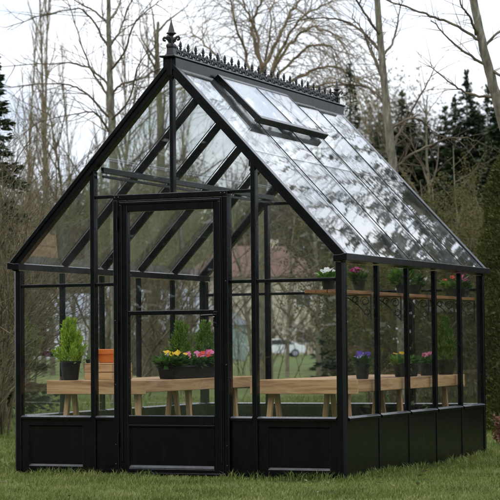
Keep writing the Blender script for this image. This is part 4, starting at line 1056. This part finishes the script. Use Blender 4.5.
# fence across the far lawn
FEN = mat_noise('weathered_fence_wood', [(.3, (.04, .034, .027)), (.7, (.08, .068, .052))], 6, .9)
p0, p1 = Vector(bg(112, 62)), Vector(bg(226, 66)); t = thing('rail_fence', 'dark wooden rail fence across the far lawn behind the door glass', 'fence', tuple(p0)); ORG[t] = np.array(p0)
for z in (.35, .68, 1.0):
    obj('rail', MB().beam(p0+Vector((0, 0, z)), p1+Vector((0, 0, z)), .05, .14), FEN, t)
n = 6
dvec = (p1-p0).normalized(); off = Vector((-dvec.y, dvec.x, 0))*.085
for k in range(n):
    q = p0.lerp(p1, (k+.02)/(n-.96)) + off; obj('post', MB().box(q.x-.06, q.x+.06, q.y-.06, q.y+.06, 0, 1.15), FEN, t)
# white marker post on the lawn
b0 = bg(166, 40); t = thing('marker_post', 'small white post on the lawn seen through door glass above the yellow flowers', 'post', b0); ORG[t] = np.zeros(3)
obj('shaft', MB().box(-.035, .035, -.035, .035, 0, .72), WFR, t, .005); obj('cap', MB().lathe([(.06, .721), (.06, .74), (.01, .80)], (0, 0, 0), 4, pi/4), WFR, t)

# ================================================================== WORLD, SUN, CAMERA
SUN_EL, SUN_AZ = radians(42), radians(205)                    # azimuth measured clockwise from +Y
w = bpy.data.worlds.new('World'); scene.world = w; w.use_nodes = True; nt = w.node_tree
bgk = nt.nodes['Background']; sky = N(nt, 'ShaderNodeTexSky'); sky.sky_type = 'NISHITA'; sky.sun_disc = False
sky.sun_elevation = SUN_EL; sky.sun_rotation = SUN_AZ; sky.air_density = 1.5; sky.dust_density = 4
tc = N(nt, 'ShaderNodeTexCoord')
mp = N(nt, 'ShaderNodeMapping'); mp.inputs['Scale'].default_value = (1, 1, 2.2); nt.links.new(tc.outputs['Generated'], mp.inputs['Vector'])
cl = ramp(nt, noise(nt, 7.5, 6, .55, mp.outputs[0], .4), [(.34, (8.0, 9.1, 11.0)), (.47, (10.8, 11.5, 12.7)), (.6, (13.2, 13.6, 14.3))])
sep = N(nt, 'ShaderNodeSeparateXYZ'); nt.links.new(tc.outputs['Generated'], sep.inputs[0])
gr = N(nt, 'ShaderNodeMapRange'); gr.inputs['From Min'].default_value = 0.; gr.inputs['From Max'].default_value = .6; gr.inputs['To Min'].default_value = .84; gr.inputs['To Max'].default_value = 1.7
nt.links.new(sep.outputs[2], gr.inputs['Value'])
mu = N(nt, 'ShaderNodeMix', data_type='RGBA', blend_type='MULTIPLY'); mu.inputs[0].default_value = 1; nt.links.new(cl, mu.inputs[6]); nt.links.new(gr.outputs[0], mu.inputs[7])
mx = N(nt, 'ShaderNodeMix', data_type='RGBA'); mx.inputs[0].default_value = .86; nt.links.new(sky.outputs[0], mx.inputs[6]); nt.links.new(mu.outputs[2], mx.inputs[7])
nt.links.new(mx.outputs[2], bgk.inputs['Color']); bgk.inputs['Strength'].default_value = .113
sl = bpy.data.lights.new('sun', 'SUN'); sl.energy = .6; sl.angle = radians(25); sl.color = (1, .96, .9)
so = bpy.data.objects.new('sun', sl); COL.objects.link(so)
sd = Vector((sin(SUN_AZ)*cos(SUN_EL), cos(SUN_AZ)*cos(SUN_EL), sin(SUN_EL))); so.rotation_euler = (-sd).to_track_quat('-Z', 'Y').to_euler()

cam = bpy.data.cameras.new('camera'); co = bpy.data.objects.new('camera', cam); COL.objects.link(co)
X, Y, Z = RR[:, 0], RR[:, 2], -RR[:, 1]
co.matrix_world = Matrix(((X[0], Y[0], Z[0], CX), (X[1], Y[1], Z[1], CY), (X[2], Y[2], Z[2], CZ), (0, 0, 0, 1)))
cam.sensor_width = 36; cam.lens = 36*FPX/500; cam.clip_start = .1; cam.clip_end = 3000
cam.dof.use_dof = True; cam.dof.focus_distance = 13.9; cam.dof.aperture_fstop = 8.0
scene.camera = co
scene.render.engine = 'CYCLES'
cy = scene.cycles; cy.use_denoising = True; cy.max_bounces = 10; cy.diffuse_bounces = 3; cy.glossy_bounces = 4; cy.transmission_bounces = 4; cy.transparent_max_bounces = 40
cy.sample_clamp_indirect = 8
vs = scene.view_settings; vs.view_transform = 'Standard'; vs.look = 'None'; vs.exposure = 0.0; vs.gamma = 1.0; vs.use_curve_mapping = False
